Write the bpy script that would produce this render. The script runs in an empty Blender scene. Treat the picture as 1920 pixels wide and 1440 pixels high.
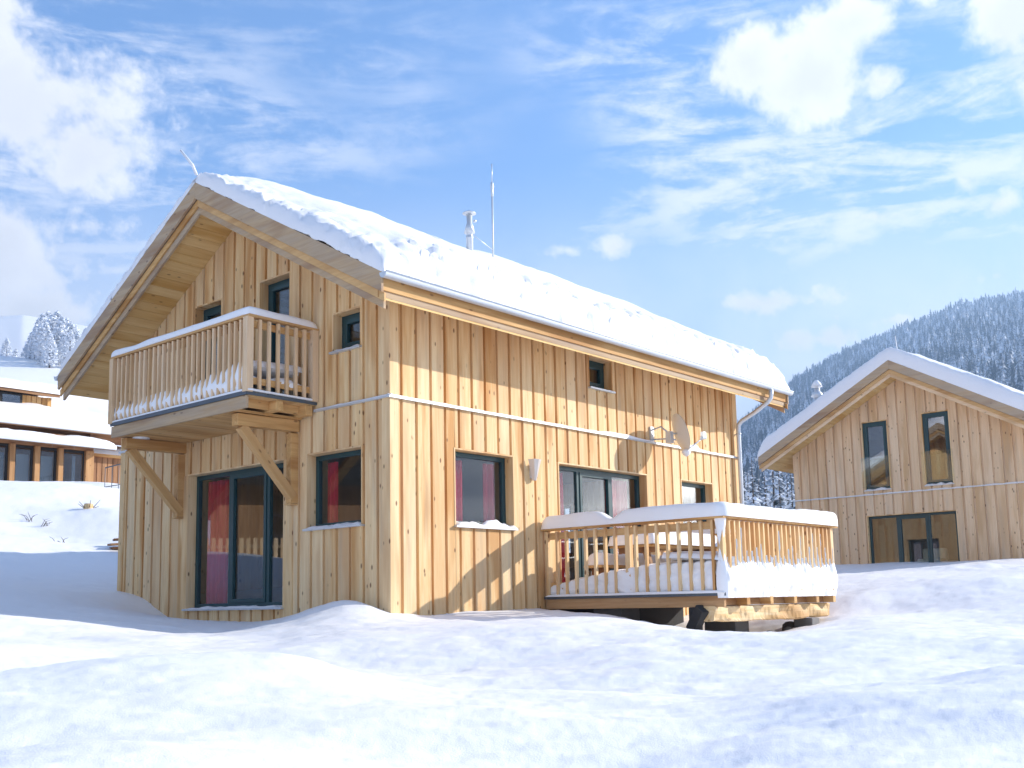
import bpy, math, random
import numpy as np
from mathutils import Vector, Matrix
random.seed(7)
S = bpy.context.scene
C = S.collection
# ------------------------------------------------------------ camera
CAM = (-9.1467, -9.9291, 0.0)
YAW, PIT, ROL = math.radians(40.7313), math.radians(7.7100), math.radians(-1.1714)
fw = Vector((math.cos(PIT)*math.cos(YAW), math.cos(PIT)*math.sin(YAW), math.sin(PIT)))
r0 = Vector((math.sin(YAW), -math.cos(YAW), 0)); u0 = r0.cross(fw)
rt = math.cos(ROL)*r0 + math.sin(ROL)*u0; up = -math.sin(ROL)*r0 + math.cos(ROL)*u0
cd = bpy.data.cameras.new("camera"); cam = bpy.data.objects.new("camera", cd); C.objects.link(cam)
cam.matrix_world = Matrix(((rt.x, up.x, -fw.x, CAM[0]), (rt.y, up.y, -fw.y, CAM[1]), (rt.z, up.z, -fw.z, CAM[2]), (0, 0, 0, 1)))
cd.sensor_width = 36; cd.lens = 37.26; cd.shift_y = 0.073; cd.clip_end = 12000; cd.clip_start = 0.05
S.camera = cam
# ------------------------------------------------------------ sun, view
SUN = Vector((1.55, -1.0, 0.80)).normalized()
ld = bpy.data.lights.new("sun", 'SUN'); ld.energy = 3.7; ld.angle = math.radians(0.53); ld.color = (1.0, 0.955, 0.88)
sun = bpy.data.objects.new("sun", ld); C.objects.link(sun); sun.rotation_euler = SUN.to_track_quat('Z', 'Y').to_euler()
S.view_settings.view_transform = 'Standard'; S.view_settings.look = 'None'; S.view_settings.gamma = 1
S.view_settings.exposure = 1.34
# ------------------------------------------------------------ node helpers
class NT:
    def __init__(s, tree): s.t = tree; s.n = tree.nodes; s.l = tree.links
    def new(s, typ, **kw):
        n = s.n.new(typ)
        for k, v in kw.items(): setattr(n, k, v)
        return n
    def put(s, sock, v):
        if isinstance(v, bpy.types.NodeSocket): s.l.new(v, sock)
        elif v is not None: sock.default_value = v
    def m(s, op, a, b=None, c=None, clamp=False):
        n = s.new('ShaderNodeMath', operation=op, use_clamp=clamp)
        s.put(n.inputs[0], a); s.put(n.inputs[1], b)
        if c is not None: s.put(n.inputs[2], c)
        return n.outputs[0]
    def noise(s, vec, scale, detail=4, rough=.5, dist=0.0):
        n = s.new('ShaderNodeTexNoise'); s.put(n.inputs['Vector'], vec)
        n.inputs['Scale'].default_value = scale; n.inputs['Detail'].default_value = detail
        n.inputs['Roughness'].default_value = rough; n.inputs['Distortion'].default_value = dist
        return n.outputs[0]
    def step(s, v, a, b, lo=0.0, hi=1.0):
        n = s.new('ShaderNodeMapRange', interpolation_type='SMOOTHSTEP')
        s.put(n.inputs[0], v)
        for i, x in ((1, a), (2, b), (3, lo), (4, hi)): n.inputs[i].default_value = x
        return n.outputs[0]
    def mix(s, f, a, b, typ='MIX'):
        n = s.new('ShaderNodeMix', data_type='RGBA', blend_type=typ)
        s.put(n.inputs[0], f)
        for i, x in ((6, a), (7, b)):
            if isinstance(x, tuple): x = (*x, 1) if len(x) == 3 else x
            s.put(n.inputs[i], x)
        return n.outputs[2]
    def scalev(s, vec, sc):
        n = s.new('ShaderNodeMapping'); s.put(n.inputs[0], vec); n.inputs['Scale'].default_value = sc
        return n.outputs[0]
# ------------------------------------------------------------ world: sky with clouds
W = bpy.data.worlds.new("World"); S.world = W; W.use_nodes = True
w = NT(W.node_tree); w.n.clear()
sky = w.new('ShaderNodeTexSky', sky_type='NISHITA'); sky.sun_disc = False
sky.sun_elevation = math.asin(SUN.z); sky.sun_rotation = math.atan2(SUN.x, SUN.y)
sky.altitude = 1700; sky.air_density = 1.25; sky.dust_density = 0.6; sky.ozone_density = 1.8
geo = w.new('ShaderNodeTexCoord').outputs['Generated']
sx = w.new('ShaderNodeSeparateXYZ'); w.l.new(geo, sx.inputs[0])
az = w.m('DEGREES' if False else 'MULTIPLY', w.m('ARCTAN2', sx.outputs[1], sx.outputs[0]), 57.29578)
el = w.m('MULTIPLY', w.m('ARCSINE', sx.outputs[2]), 57.29578)
wn = w.noise(geo, 7.0, 6, .6, .3); wn2 = w.noise(geo, 20.0, 6, .62, .2)
nz = w.m('ADD', w.m('MULTIPLY', w.m('SUBTRACT', wn, .5), 4.2), w.m('MULTIPLY', w.m('SUBTRACT', wn2, .5), 2.0))
# (azimuth, elevation, radius az, radius el) of each cloud bank
BL = [(67.5, 24.6, 8.6, 5.2), (72, 27.0, 8, 6), (63.5, 22.4, 4.4, 2.8), (68.5, 17.6, 7.6, 4.4), (63.8, 19.0, 4.2, 1.3),
      (66.0, 14.8, 4.5, 2.2),
      (27.0, 27.3, 3.6, 2.2), (24.0, 26.2, 3.6, 2.6), (21.5, 28.3, 3.2, 1.5), (13.4, 27.5, 2.9, 3.4), (11.5, 24.4, 4.0, 2.6),
      (17.2, 29.8, 2.0, 1.6),
      (34.6, 18.9, 2.0, 1.2), (37.3, 18.7, 2.6, .7), (14.9, 18.8, 1.4, 1.0), (16.4, 20.1, 1.2, 1.0), (20.9, 19.1, 1.3, .55),
      (15.4, 15.4, 1.6, .7), (12.8, 14.6, 1.6, .8), (12.4, 22.6, 1.0, .6), (20.0, 25.4, 1.6, 1.0), (20.2, 13.9, 1.7, .7),
      (27.0, 15.4, 5.0, 1.3), (33, 14, 7, 1.4), (24, 13.3, 5, 1.3), (-20, 22, 14, 7), (100, 25, 16, 7), (150, 20, 18, 6), (-70, 24, 10, 5), (-120, 30, 20, 8)]
dens = None
for (a, e, ra, re) in BL:
    da = w.m('DIVIDE', w.m('SUBTRACT', az, a), ra); de = w.m('DIVIDE', w.m('SUBTRACT', el, e), re)
    q = w.m('SUBTRACT', 1.0, w.m('SQRT', w.m('ADD', w.m('MULTIPLY', da, da), w.m('MULTIPLY', de, de))))
    q = w.m('MULTIPLY', q, min(1.0, .35 + re/4.5))
    dens = q if dens is None else w.m('SMOOTH_MAX', dens, q, .35)
dens = w.m('MAXIMUM', dens, -.9)
wn3 = w.noise(geo, 55.0, 5, .6, .2)
nz = w.m('ADD', nz, w.m('MULTIPLY', w.m('SUBTRACT', wn3, .5), 1.5))
cl = w.step(w.m('ADD', dens, w.m('MULTIPLY', nz, .42)), .02, .56)
# thin streaks
st = w.noise(w.scalev(geo, (1.0, 1.0, 5.5)), 5.2, 7, .62, .6)
st2 = w.noise(w.scalev(geo, (1, 1, 2.5)), 2.4, 3, .5, .2)
st3 = w.noise(w.scalev(geo, (1, 1, 2.2)), 26, 6, .68, .3)
wis = w.m('MULTIPLY', w.step(w.m('ADD', st, w.m('MULTIPLY', w.m('SUBTRACT', st3, .5), .45)), .40, .70), w.step(st2, .28, .56))
wis = w.m('MULTIPLY', wis, w.step(el, 38, 24, .38, .80))
low = w.m('MULTIPLY', w.m('MULTIPLY', w.step(el, 24, 10), w.step(wn, .30, .62, .7, 1.15)), .74)
allc = w.m('MAXIMUM', w.m('MAXIMUM', cl, wis), low)
# self-shading of the cloud bodies: thicker middle parts a little greyer
shade = w.step(w.m('ADD', dens, w.m('MULTIPLY', w.m('SUBTRACT', wn2, .5), 1.3)), .10, .9, 1.0, .84)
cc = w.new('ShaderNodeCombineColor'); 
for i, k in enumerate((3.7, 3.7, 3.8)): w.put(cc.inputs[i], w.m('MULTIPLY', shade, k))
skc = w.new('ShaderNodeHueSaturation'); skc.inputs['Saturation'].default_value = 1.25; skc.inputs["Value"].default_value = .72
w.l.new(sky.outputs[0], skc.inputs['Color'])
tint = w.mix(1.0, skc.outputs[0], (1.04, .96, 1.05), 'MULTIPLY')
mixc = w.mix(allc, tint, cc.outputs[0])
bg = w.new('ShaderNodeBackground'); w.l.new(mixc, bg.inputs[0]); bg.inputs[1].default_value = 0.145
wo = w.new('ShaderNodeOutputWorld'); w.l.new(bg.outputs[0], wo.inputs[0])

# ------------------------------------------------------------ numpy noise
def vnoise(p, seed=0):
    p = np.asarray(p, float); i = np.floor(p).astype(np.int64); f = p - i; f = f*f*(3-2*f)
    def h(a, b, c):
        n = (a*374761393 + b*668265263 + c*2147483647 + seed*1274126177) & 0xffffffff
        n = ((n ^ (n >> 13))*1274126177) & 0xffffffff
        return ((n ^ (n >> 16)) & 0xffff)/65535.0
    r = 0
    for dx in (0, 1):
        for dy in (0, 1):
            for dz in (0, 1):
                wgt = (f[..., 0] if dx else 1-f[..., 0])*(f[..., 1] if dy else 1-f[..., 1])*(f[..., 2] if dz else 1-f[..., 2])
                r = r + wgt*h(i[..., 0]+dx, i[..., 1]+dy, i[..., 2]+dz)
    return r*2-1
def fbm(x, y, z=0, sc=1.0, oc=4, seed=0, g=.5):
    p = np.stack(np.broadcast_arrays(x, y, z), -1).astype(float)*sc; r = 0; a = 1
    for k in range(oc): r = r + a*vnoise(p + k*17.3, seed+k); p = p*2.03; a *= g
    return r

# ------------------------------------------------------------ materials
def mat(name):
    m = bpy.data.materials.new(name); m.use_nodes = True; t = NT(m.node_tree)
    return m, t, t.n['Principled BSDF']
def bump(t, b, h, strength, dist):
    n = t.new('ShaderNodeBump'); n.inputs['Strength'].default_value = strength; n.inputs['Distance'].default_value = dist
    t.l.new(h, n.inputs['Height']); t.l.new(n.outputs[0], b.inputs['Normal'])
def wood(name, cols, axis, rough=.7, knots=.55, grey=None, scale=1.0, vary=.75):
    """cols: light, mid, dark. grain runs along `axis`."""
    m, t, b = mat(name)
    oc = t.new('ShaderNodeTexCoord').outputs['Object']
    at = t.new('ShaderNodeAttribute', attribute_name='rnd').outputs['Fac']
    oi = t.new('ShaderNodeObjectInfo').outputs['Random']
    r = t.m('FRACT', t.m('ADD', at, t.m('MULTIPLY', oi, 7.31)))
    off = t.new('ShaderNodeCombineXYZ')
    for i, k in enumerate((13.0, 29.0, 41.0)): t.put(off.inputs[i], t.m('MULTIPLY', r, k))
    ad = t.new('ShaderNodeVectorMath', operation='ADD'); t.put(ad.inputs[0], oc); t.put(ad.inputs[1], off.outputs[0])
    v = ad.outputs[0]
    a, bb = 22*scale, 1.1*scale
    sc = {'x': (bb, a, a), 'y': (a, bb, a), 'z': (a, a, bb)}[axis]
    g = t.noise(t.scalev(v, sc), 1.0, 5, .6, .8)
    k2 = 2.2*scale; sc2 = {'x': (.5, k2*2, k2*2), 'y': (k2*2, .5, k2*2), 'z': (k2*2, k2*2, .5)}[axis]
    pz = t.noise(t.scalev(v, sc2), 1.0, 3, .5)
    c = t.mix(t.step(g, .3, .72), cols[0], cols[1])
    c = t.mix(t.m('MULTIPLY', t.step(pz, .46, .66), .8), c, cols[2])
    # per-board tint
    r2 = t.m('FRACT', t.m('MULTIPLY', r, 5.77)); 
    c = t.mix(t.m('MULTIPLY', t.step(r2, .55, 1.0), .55*vary), c, cols[2])
    r3 = t.m('FRACT', t.m('MULTIPLY', r, 11.3))
    c = t.mix(t.m('MULTIPLY', t.step(r3, .4, 1.0), .45*vary), c, cols[3] if len(cols) > 3 else cols[0])
    if axis == 'z' and name.startswith(('larch', 'pale')):   # rain and weather streaks
        sn = t.noise(t.scalev(oc, (5, 5, .45)), 1.0, 4, .6)
        c = t.mix(t.step(sn, .50, .74, 0, .38), c, (.44, .33, .23))
    # knots
    kx = {'x': (4.2, 9, 9), 'y': (9, 4.2, 9), 'z': (9, 9, 4.2)}[axis]
    vo = t.new('ShaderNodeTexVoronoi'); t.put(vo.inputs['Vector'], t.scalev(v, kx)); vo.inputs['Scale'].default_value = 1.0*scale; vo.inputs['Randomness'].default_value = 1
    vs_ = t.new('ShaderNodeSeparateColor'); t.l.new(vo.outputs['Color'], vs_.inputs[0])
    kn = t.m('MULTIPLY', t.m('MULTIPLY', t.step(vo.outputs['Distance'], .19, .07), min(1, knots*1.6)), t.step(vs_.outputs[0], .35, .6))
    c = t.mix(kn, c, (.16, .065, .025))
    if grey:
        gn = t.noise(t.scalev(v, sc2), 2.1, 4, .6)
        c = t.mix(t.step(gn, .38, .6, grey*.4, grey), c, (.36, .33, .29))
    t.l.new(c, b.inputs['Base Color']); b.inputs['Roughness'].default_value = rough; b.inputs['Specular IOR Level'].default_value = .25
    bump(t, b, g, .25, .004)
    return m
HON = [(.83, .60, .32), (.73, .45, .20), (.53, .245, .07), (.88, .71, .46)]
M = {}
for ax in 'xyz':
    M['board_'+ax] = wood('larch_boards_'+ax, HON, ax)
    M['beam_'+ax] = wood('beam_'+ax, [(.70, .43, .18), (.56, .31, .11), (.40, .18, .05), (.72, .50, .26)], ax, knots=.4)
    M['weather_'+ax] = wood('weathered_'+ax, [(.56, .39, .22), (.47, .30, .15), (.34, .18, .08), (.52, .40, .27)], ax, grey=.34, knots=.5)
    M['old_'+ax] = wood('old_timber_'+ax, [(.40, .22, .11), (.30, .15, .07), (.18, .09, .045), (.46, .28, .15)], ax, knots=.3)
    M['pale_'+ax] = wood('pale_boards_'+ax, [(.86, .62, .38), (.77, .52, .29), (.60, .36, .16), (.87, .68, .47)], ax, grey=.10)
    M['lodge_'+ax] = wood('lodge_posts_'+ax, [(.56, .33, .16), (.44, .23, .09), (.30, .14, .05), (.6, .4, .22)], ax)
M['soffit'] = wood('soffit_boards', [(.80, .55, .24), (.70, .43, .15), (.58, .31, .08), (.84, .60, .30)], 'x', knots=.35)
M['hewn'] = wood('hewn_beam', [(.80, .62, .38), (.66, .44, .20), (.46, .24, .08), (.85, .72, .50)], 'x', knots=.3, scale=.6)
def snow_mat(name, fine=1.0, grain=1.0):
    m, t, b = mat(name)
    oc = t.new('ShaderNodeTexCoord').outputs['Object']
    b.inputs['Base Color'].default_value = (.91, .89, .875, 1); b.inputs['Roughness'].default_value = .55
    b.inputs['Specular IOR Level'].default_value = .3
    a = t.noise(oc, 3.0*fine, 5, .55); c = t.noise(oc, 13*fine, 6, .7); d = t.noise(oc, 90*fine, 3, .6)
    h = t.m('ADD', t.m('ADD', t.m('MULTIPLY', a, .012), t.m('MULTIPLY', c, .008)), t.m('MULTIPLY', d, .0060))
    bump(t, b, h, .55*grain, 1.0)
    return m
M['snow'] = snow_mat('snow', 1.0, .80); M['snow_soft'] = snow_mat('snow_soft', 1.0, .35)
def plain(name, col, rough=.5, metal=0.0, spec=.5, var=.0):
    m, t, b = mat(name)
    if var:
        oc = t.new('ShaderNodeTexCoord').outputs['Object']
        n = t.noise(oc, 6, 5, .6); c = t.mix(n, tuple(x*(1-var) for x in col), tuple(min(1, x*(1+var)) for x in col)); t.l.new(c, b.inputs['Base Color'])
    else: b.inputs['Base Color'].default_value = (*col, 1)
    b.inputs['Roughness'].default_value = rough; b.inputs['Metallic'].default_value = metal; b.inputs['Specular IOR Level'].default_value = spec
    return m
M['frame'] = plain('green_frame_paint', (.012, .052, .058), .38, var=.25)
M['zinc'] = plain('zinc', (.62, .65, .68), .42, .55, var=.12)
M['zinc_dark'] = plain('zinc_dark', (.10, .12, .14), .5, .3, var=.2)
M['lamp'] = plain('lamp_metal', (.66, .60, .54), .35, .3)
M['dish'] = plain('dish_enamel', (.74, .70, .62), .5, var=.06)
M['curtain'] = plain('red_curtain', (.56, .035, .06), .85, spec=.1, var=.2)
M['lilac'] = plain('pale_curtain', (.55, .45, .55), .85, spec=.1)
M['room'] = plain('room_plaster', (.28, .24, .20), .9, var=.15)
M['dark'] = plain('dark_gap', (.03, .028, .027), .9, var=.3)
M['stone'] = plain('concrete', (.20, .19, .18), .85, var=.3)
M['blind'] = plain('grey_blind', (.20, .23, .27), .7, var=.15)
M['sofa'] = plain('cream_sofa', (.66, .62, .48), .9)
M['antler'] = plain('bone', (.7, .62, .5), .6)
def glass(name, tint=(.92, .95, .95), k=.9, base=.055):
    m, t, b = mat(name); t.n.remove(b); out = t.n['Material Output']
    tr = t.new('ShaderNodeBsdfTransparent'); tr.inputs[0].default_value = (*tint, 1)
    gl = t.new('ShaderNodeBsdfGlossy'); gl.inputs['Roughness'].default_value = .004; gl.inputs[0].default_value = (.95, .97, 1, 1)
    fr = t.new('ShaderNodeLayerWeight'); fr.inputs[0].default_value = .5
    f = t.m('ADD', t.m('MULTIPLY', t.m('POWER', fr.outputs['Facing'], 4.0), k), base, clamp=True)
    mx = t.new('ShaderNodeMixShader'); t.l.new(f, mx.inputs[0]); t.l.new(tr.outputs[0], mx.inputs[1]); t.l.new(gl.outputs[0], mx.inputs[2])
    t.l.new(mx.outputs[0], out.inputs[0]); return m
M['glass'] = glass('window_glass'); M['glass_thin'] = glass('glass_balustrade', (.95, .98, .97), .8, .05)
M['glass_dark'] = glass('window_glass_tinted', (.6, .64, .7), .9, .14)
# roof snow + forest tree: frost on the upper sides of the needles
def tree_mat(name, dark, frost=.45, pinks=True):
    m, t, b = mat(name)
    g = t.new('ShaderNodeNewGeometry'); s = t.new('ShaderNodeSeparateXYZ'); t.l.new(g.outputs['Normal'], s.inputs[0])
    oc = t.new('ShaderNodeTexCoord').outputs['Object']
    at = t.new('ShaderNodeAttribute', attribute_name='rnd').outputs['Fac']
    n = t.noise(oc, .9, 3, .6); big = t.noise(oc, .012, 3, .5)
    f = t.m('ADD', t.m('MULTIPLY', t.m('ABSOLUTE', s.outputs[2]), .75), t.m('ADD', t.m('MULTIPLY', t.m('SUBTRACT', n, .5), 1.3), t.m('MULTIPLY', t.m('SUBTRACT', at, .5), .55)))
    f = t.m('ADD', f, t.m('MULTIPLY', t.m('SUBTRACT', big, .5), 1.1))
    f = t.step(f, .12+(.5-frost), .75+(.5-frost))
    dk = t.mix(t.step(at, .5, .95), dark, (.085, .07, .07) if pinks else dark)
    c = t.mix(f, dk, (.80, .83, .88)); t.l.new(c, b.inputs['Base Color']); b.inputs['Roughness'].default_value = .8; b.inputs['Specular IOR Level'].default_value = .1
    return m
M['tree'] = tree_mat('snowy_spruce', (.045, .06, .075), .62)
M['tree_near'] = tree_mat('snowy_spruce_near', (.018, .030, .028), .50, False)
M['tree_frost'] = tree_mat('frosted_tree', (.42, .45, .50), 1.0)
M['bark'] = plain('bark', (.09, .065, .05), .9, var=.3)

# ------------------------------------------------------------ mesh builder
class MB:
    def __init__(s): s.v = []; s.f = []; s.r = []; s.sm = []
    def add(s, vs, fs, r=None, smooth=False):
        o = len(s.v); r = random.random() if r is None else r
        s.v += [tuple(v) for v in vs]; s.r += [r]*len(vs); s.f += [tuple(i+o for i in f) for f in fs]; s.sm += [smooth]*len(fs)
    def hexa(s, p, r=None): s.add(p, [(0, 3, 2, 1), (4, 5, 6, 7), (0, 1, 5, 4), (1, 2, 6, 5), (2, 3, 7, 6), (3, 0, 4, 7)], r)
    def box(s, x0, x1, y0, y1, z0, z1, r=None):
        s.hexa([(x0, y0, z0), (x1, y0, z0), (x1, y1, z0), (x0, y1, z0), (x0, y0, z1), (x1, y0, z1), (x1, y1, z1), (x0, y1, z1)], r)
    def beam(s, a, b, w_, h, r=None, upv=(0, 0, 1)):
        a = Vector(a); b = Vector(b); d = (b-a).normalized(); sd = d.cross(Vector(upv))
        if sd.length < 1e-4: sd = Vector((1, 0, 0))
        sd.normalize(); u = sd.cross(d).normalized(); sd *= w_/2; u *= h/2
        s.hexa([a-sd-u, b-sd-u, b+sd-u, a+sd-u, a-sd+u, b-sd+u, b+sd+u, a+sd+u], r)
    def tube(s, pts, rad, n=12, r=None, cap=True):
        pts = [Vector(p) for p in pts]; rad = rad if isinstance(rad, (list, tuple)) else [rad]*len(pts); vs = []; fs = []
        ref = None
        for i, p in enumerate(pts):
            d = (pts[min(i+1, len(pts)-1)]-pts[max(i-1, 0)]).normalized()
            if ref is None: ref = d.orthogonal().normalized()
            ref = (ref - d*ref.dot(d)).normalized(); q = d.cross(ref)
            for k in range(n):
                a = 2*math.pi*k/n; vs.append(p + (ref*math.cos(a)+q*math.sin(a))*rad[i])
        for i in range(len(pts)-1):
            for k in range(n): fs.append((i*n+k, i*n+(k+1) % n, (i+1)*n+(k+1) % n, (i+1)*n+k))
        if cap: fs += [tuple(range(n))[::-1], tuple((len(pts)-1)*n+k for k in range(n))]
        s.add(vs, fs, r, True)
    def lathe(s, c, prof, n=20, r=None):
        vs = []; fs = []
        for (rr, z) in prof:
            for k in range(n): a = 2*math.pi*k/n; vs.append((c[0]+rr*math.cos(a), c[1]+rr*math.sin(a), c[2]+z))
        for i in range(len(prof)-1):
            for k in range(n): fs.append((i*n+k, i*n+(k+1) % n, (i+1)*n+(k+1) % n, (i+1)*n+k))
        fs += [tuple(range(n))[::-1], tuple((len(prof)-1)*n+k for k in range(n))]
        s.add(vs, fs, r, True)
    def grid(s, P, r=None, flip=False):
        n, m_ = P.shape[:2]; o = []
        for i in range(n-1):
            for j in range(m_-1):
                q = (i*m_+j, (i+1)*m_+j, (i+1)*m_+j+1, i*m_+j+1); o.append(q[::-1] if flip else q)
        s.add(P.reshape(-1, 3).tolist(), o, r, True)
    def mesh(s, name):
        me = bpy.data.meshes.new(name); me.from_pydata(s.v, [], s.f)
        a = me.attributes.new('rnd', 'FLOAT', 'POINT'); a.data.foreach_set('value', s.r)
        me.polygons.foreach_set('use_smooth', s.sm); me.update(); return me
    def build(s, name, m, parent=None, bevel=0):
        me = s.mesh(name); me.materials.append(m); o = bpy.data.objects.new(name, me); C.objects.link(o); o.parent = parent
        if bevel:
            b = o.modifiers.new('bevel', 'BEVEL'); b.width = bevel; b.segments = 2; b.limit_method = 'ANGLE'
        return o
def npmesh(name, V, F, m, parent=None, smooth=True, rnd=None):
    me = bpy.data.meshes.new(name); V = np.asarray(V, np.float32); F = np.asarray(F, np.int32); k = F.shape[1]
    me.vertices.add(len(V)); me.vertices.foreach_set('co', V.ravel())
    me.loops.add(F.size); me.loops.foreach_set('vertex_index', F.ravel())
    me.polygons.add(len(F)); me.polygons.foreach_set('loop_start', np.arange(len(F), dtype=np.int32)*k)
    me.polygons.foreach_set('loop_total', np.full(len(F), k, np.int32))
    me.polygons.foreach_set('use_smooth', np.full(len(F), smooth))
    if rnd is not None:
        a = me.attributes.new('rnd', 'FLOAT', 'POINT'); a.data.foreach_set('value', np.asarray(rnd, np.float32))
    me.update(calc_edges=True); me.validate(); me.materials.append(m)
    o = bpy.data.objects.new(name, me); C.objects.link(o); o.parent = parent; return o
def tag(o, label=None, cat=None, group=None, kind=None):
    for k, v in (('label', label), ('category', cat), ('group', group), ('kind', kind)):
        if v: o[k] = v
    return o
def thing(name, label, cat, loc=(0, 0, 0), rz=0, group=None):
    o = bpy.data.objects.new(name, None); C.objects.link(o); o.location = loc; o.rotation_euler = (0, 0, rz); o.empty_display_size = .3
    return tag(o, label, cat, group)
def inst(name, me, parent, loc, rz=0, sc=None):
    o = bpy.data.objects.new(name, me); C.objects.link(o); o.parent = parent; o.location = loc; o.rotation_euler = (0, 0, rz)
    if sc: o.scale = sc
    return o

# ------------------------------------------------------------ ground
def pol(az_, D): a = math.radians(az_); return CAM[0]+D*math.cos(a), CAM[1]+D*math.sin(a)
PX = {}
def az_of(px):   # azimuth seen at photo columns
    return 40.73 + math.degrees(math.atan((960-px)/1990.0))
CP = []
def cp(px, lst):
    for D, z in lst: CP.append((*pol(az_of(px), D), z))
cp(-500, [(6, -.6), (12, -.1), (20, 1.0), (34, 3.4), (60, 9)])
cp(0, [(3.2, -.80), (5.2, -.70), (6.6, -.60), (8.4, -.52), (10.5, -.30), (13.2, -.10), (15.5, .04), (20, .62), (26, 1.55), (31, 2.75), (34, 3.7), (40, 4.35), (48, 4.9), (60, 6.4)])
cp(230, [(4.5, -.74), (6.0, -.66), (8, -.50), (10.5, -.40), (13.5, -.16), (16.3, -.02), (23, .95), (28, 1.9), (34, 3.3), (40, 4.4), (60, 6.2)])
cp(480, [(4.5, -.76), (6.2, -.75), (8, -.48), (9.8, -.42), (12.0, -.34), (14.2, -.27)])
cp(733, [(4.5, -.80), (6.2, -.82), (8, -.70), (10, -.50), (12, -.30)])
cp(960, [(3, -.95), (4.8, -.82), (6.4, -.88), (8, -.74), (10, -.52), (12, -.30)])
cp(1200, [(4.8, -.86), (6.4, -.90), (8.2, -.76), (10, -.54), (12, -.36)])
cp(1400, [(4.8, -.86), (6.6, -.90), (8.6, -.74), (10.5, -.58), (12.3, -.47)])
cp(1600, [(4.6, -.82), (6.6, -.84), (9, -.66), (12, -.46), (15, -.28), (18, -.08), (22, .38)])
cp(1780, [(5, -.78), (6.8, -.80), (9, -.62), (10.5, -.66), (13, -.40), (18, -.06), (22, .34), (26, .58)])
cp(1919, [(4, -.78), (6.2, -.74), (8, -.60), (10.5, -.68), (14, -.42), (18, -.04), (22, .36), (26, .56)])
cp(2500, [(5, -.8), (10, -.5), (18, 0), (30, .8), (50, 1.5)])
CP += [(-25, -14, -.6), (-14, -25, -1.0), (2, -25, -1.0), (15, -18, -.5), (-20, 0, .2), (-30, 12, 2.0), (-14, 22, 1.8), (40, -5, 1.2), (60, 10, 1.6), (45, 25, 2.0), (22, 20, 2.4), (12, 22, 2.6), (24, 45, 6), (50, 55, 6)]
CP += [(0, 0, -.12), (-.25, .35, -.02), (0, 1.4, -.02), (0, 2.2, -.17), (0, 3.4, -.19), (0, 4.5, -.18), (0, 5.1, -.14), (0, 5.67, .11), (0, 6.17, .24), (0, 6.7, .32), (0, 8.2, .55),
       (.6, 0, -.14), (1.65, 0, -.12), (3.1, 0, -.14), (1.7, -1.2, -.17), (2.6, -1.6, -.24), (3.0, -3.2, -.42), (4.8, -3.3, -.44), (6.3, -3.2, -.40), (7.2, -3.5, -.27),
       (4.6, -1.4, -.62), (5.6, -.6, -.5), (7.5, -1, -.2), (9.3, 0, .1), (9.3, 3, .6), (9.3, 6.8, 1.1), (4.5, 3, -.3), (4.5, 8.2, .9),
       (20, 4.2, .9), (20, 1, .86), (20, -2.6, .84), (24, 1, .9), (29, 1, 1.2), (17, 2.5, .66), (14, 1.5, .45)]
CP = np.array(CP)
def tps_fit(P, lam=.02):
    n = len(P); d = np.hypot(P[:, None, 0]-P[None, :, 0], P[:, None, 1]-P[None, :, 1])/10
    K = np.where(d > 0, d*d*np.log(np.maximum(d, 1e-9)), 0) + np.eye(n)*lam*.02
    Q = np.c_[np.ones(n), P[:, :2]/10]; A = np.block([[K, Q], [Q.T, np.zeros((3, 3))]])
    return np.linalg.solve(A, np.r_[P[:, 2], 0, 0, 0])
TW = tps_fit(CP)
def tps(x, y):
    o = np.zeros_like(x); sh = x.shape; xf = x.ravel(); yf = y.ravel(); o = np.zeros(len(xf))
    for k in range(0, len(xf), 20000):
        d = np.hypot(xf[k:k+20000, None]-CP[None, :, 0], yf[k:k+20000, None]-CP[None, :, 1])/10
        o[k:k+20000] = np.where(d > 0, d*d*np.log(np.maximum(d, 1e-9)), 0)@TW[:-3] + TW[-3] + TW[-2]*xf[k:k+20000]/10 + TW[-1]*yf[k:k+20000]/10
    return o.reshape(sh)
AZK = [-180, -120, -70, -40, -10, 4, 12.5, 14.2, 17.1, 19.4, 22.5, 25.2, 29, 34, 40, 50, 57, 62, 66, 72, 85, 120, 180]
ELK = [5, 8, 11, 11, 15, 15.5, 14.6, 14.2, 14.0, 13.4, 12.4, 11.2, 8.5, 6.5, 7, 9.5, 12, 14.1, 14.5, 13.5, 11, 8, 5]
def sstep(t): t = np.clip(t, 0, 1); return t*t*(3-2*t)
def far_h(azd, D):
    ridge = np.interp(azd, AZK, ELK)
    left = sstep((azd-50)/9)*sstep((110-azd)/20)
    Dr = 1450.0
    zr = np.tan(np.radians(ridge))
    right = zr*Dr*np.clip((D-190)/(Dr-190), 0, 1)**1.12
    right = np.where(D > Dr, zr*Dr - (D-Dr)*.35, right) + 2.0
    ne = np.tan(np.radians(12.4))
    lf = np.where(D < 330, 4.6+(ne*330-4.6)*np.clip((D-42)/288, 0, 1)**1.15, ne*330 + (D-330)*.02)
    lf2 = zr*Dr*np.clip((D-500)/(Dr-500), 0, 1)
    lf = np.maximum(lf, lf2+2); lf = np.where(D > Dr, lf-(D-Dr)*.35, lf)
    return right*(1-left)+lf*left
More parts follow.
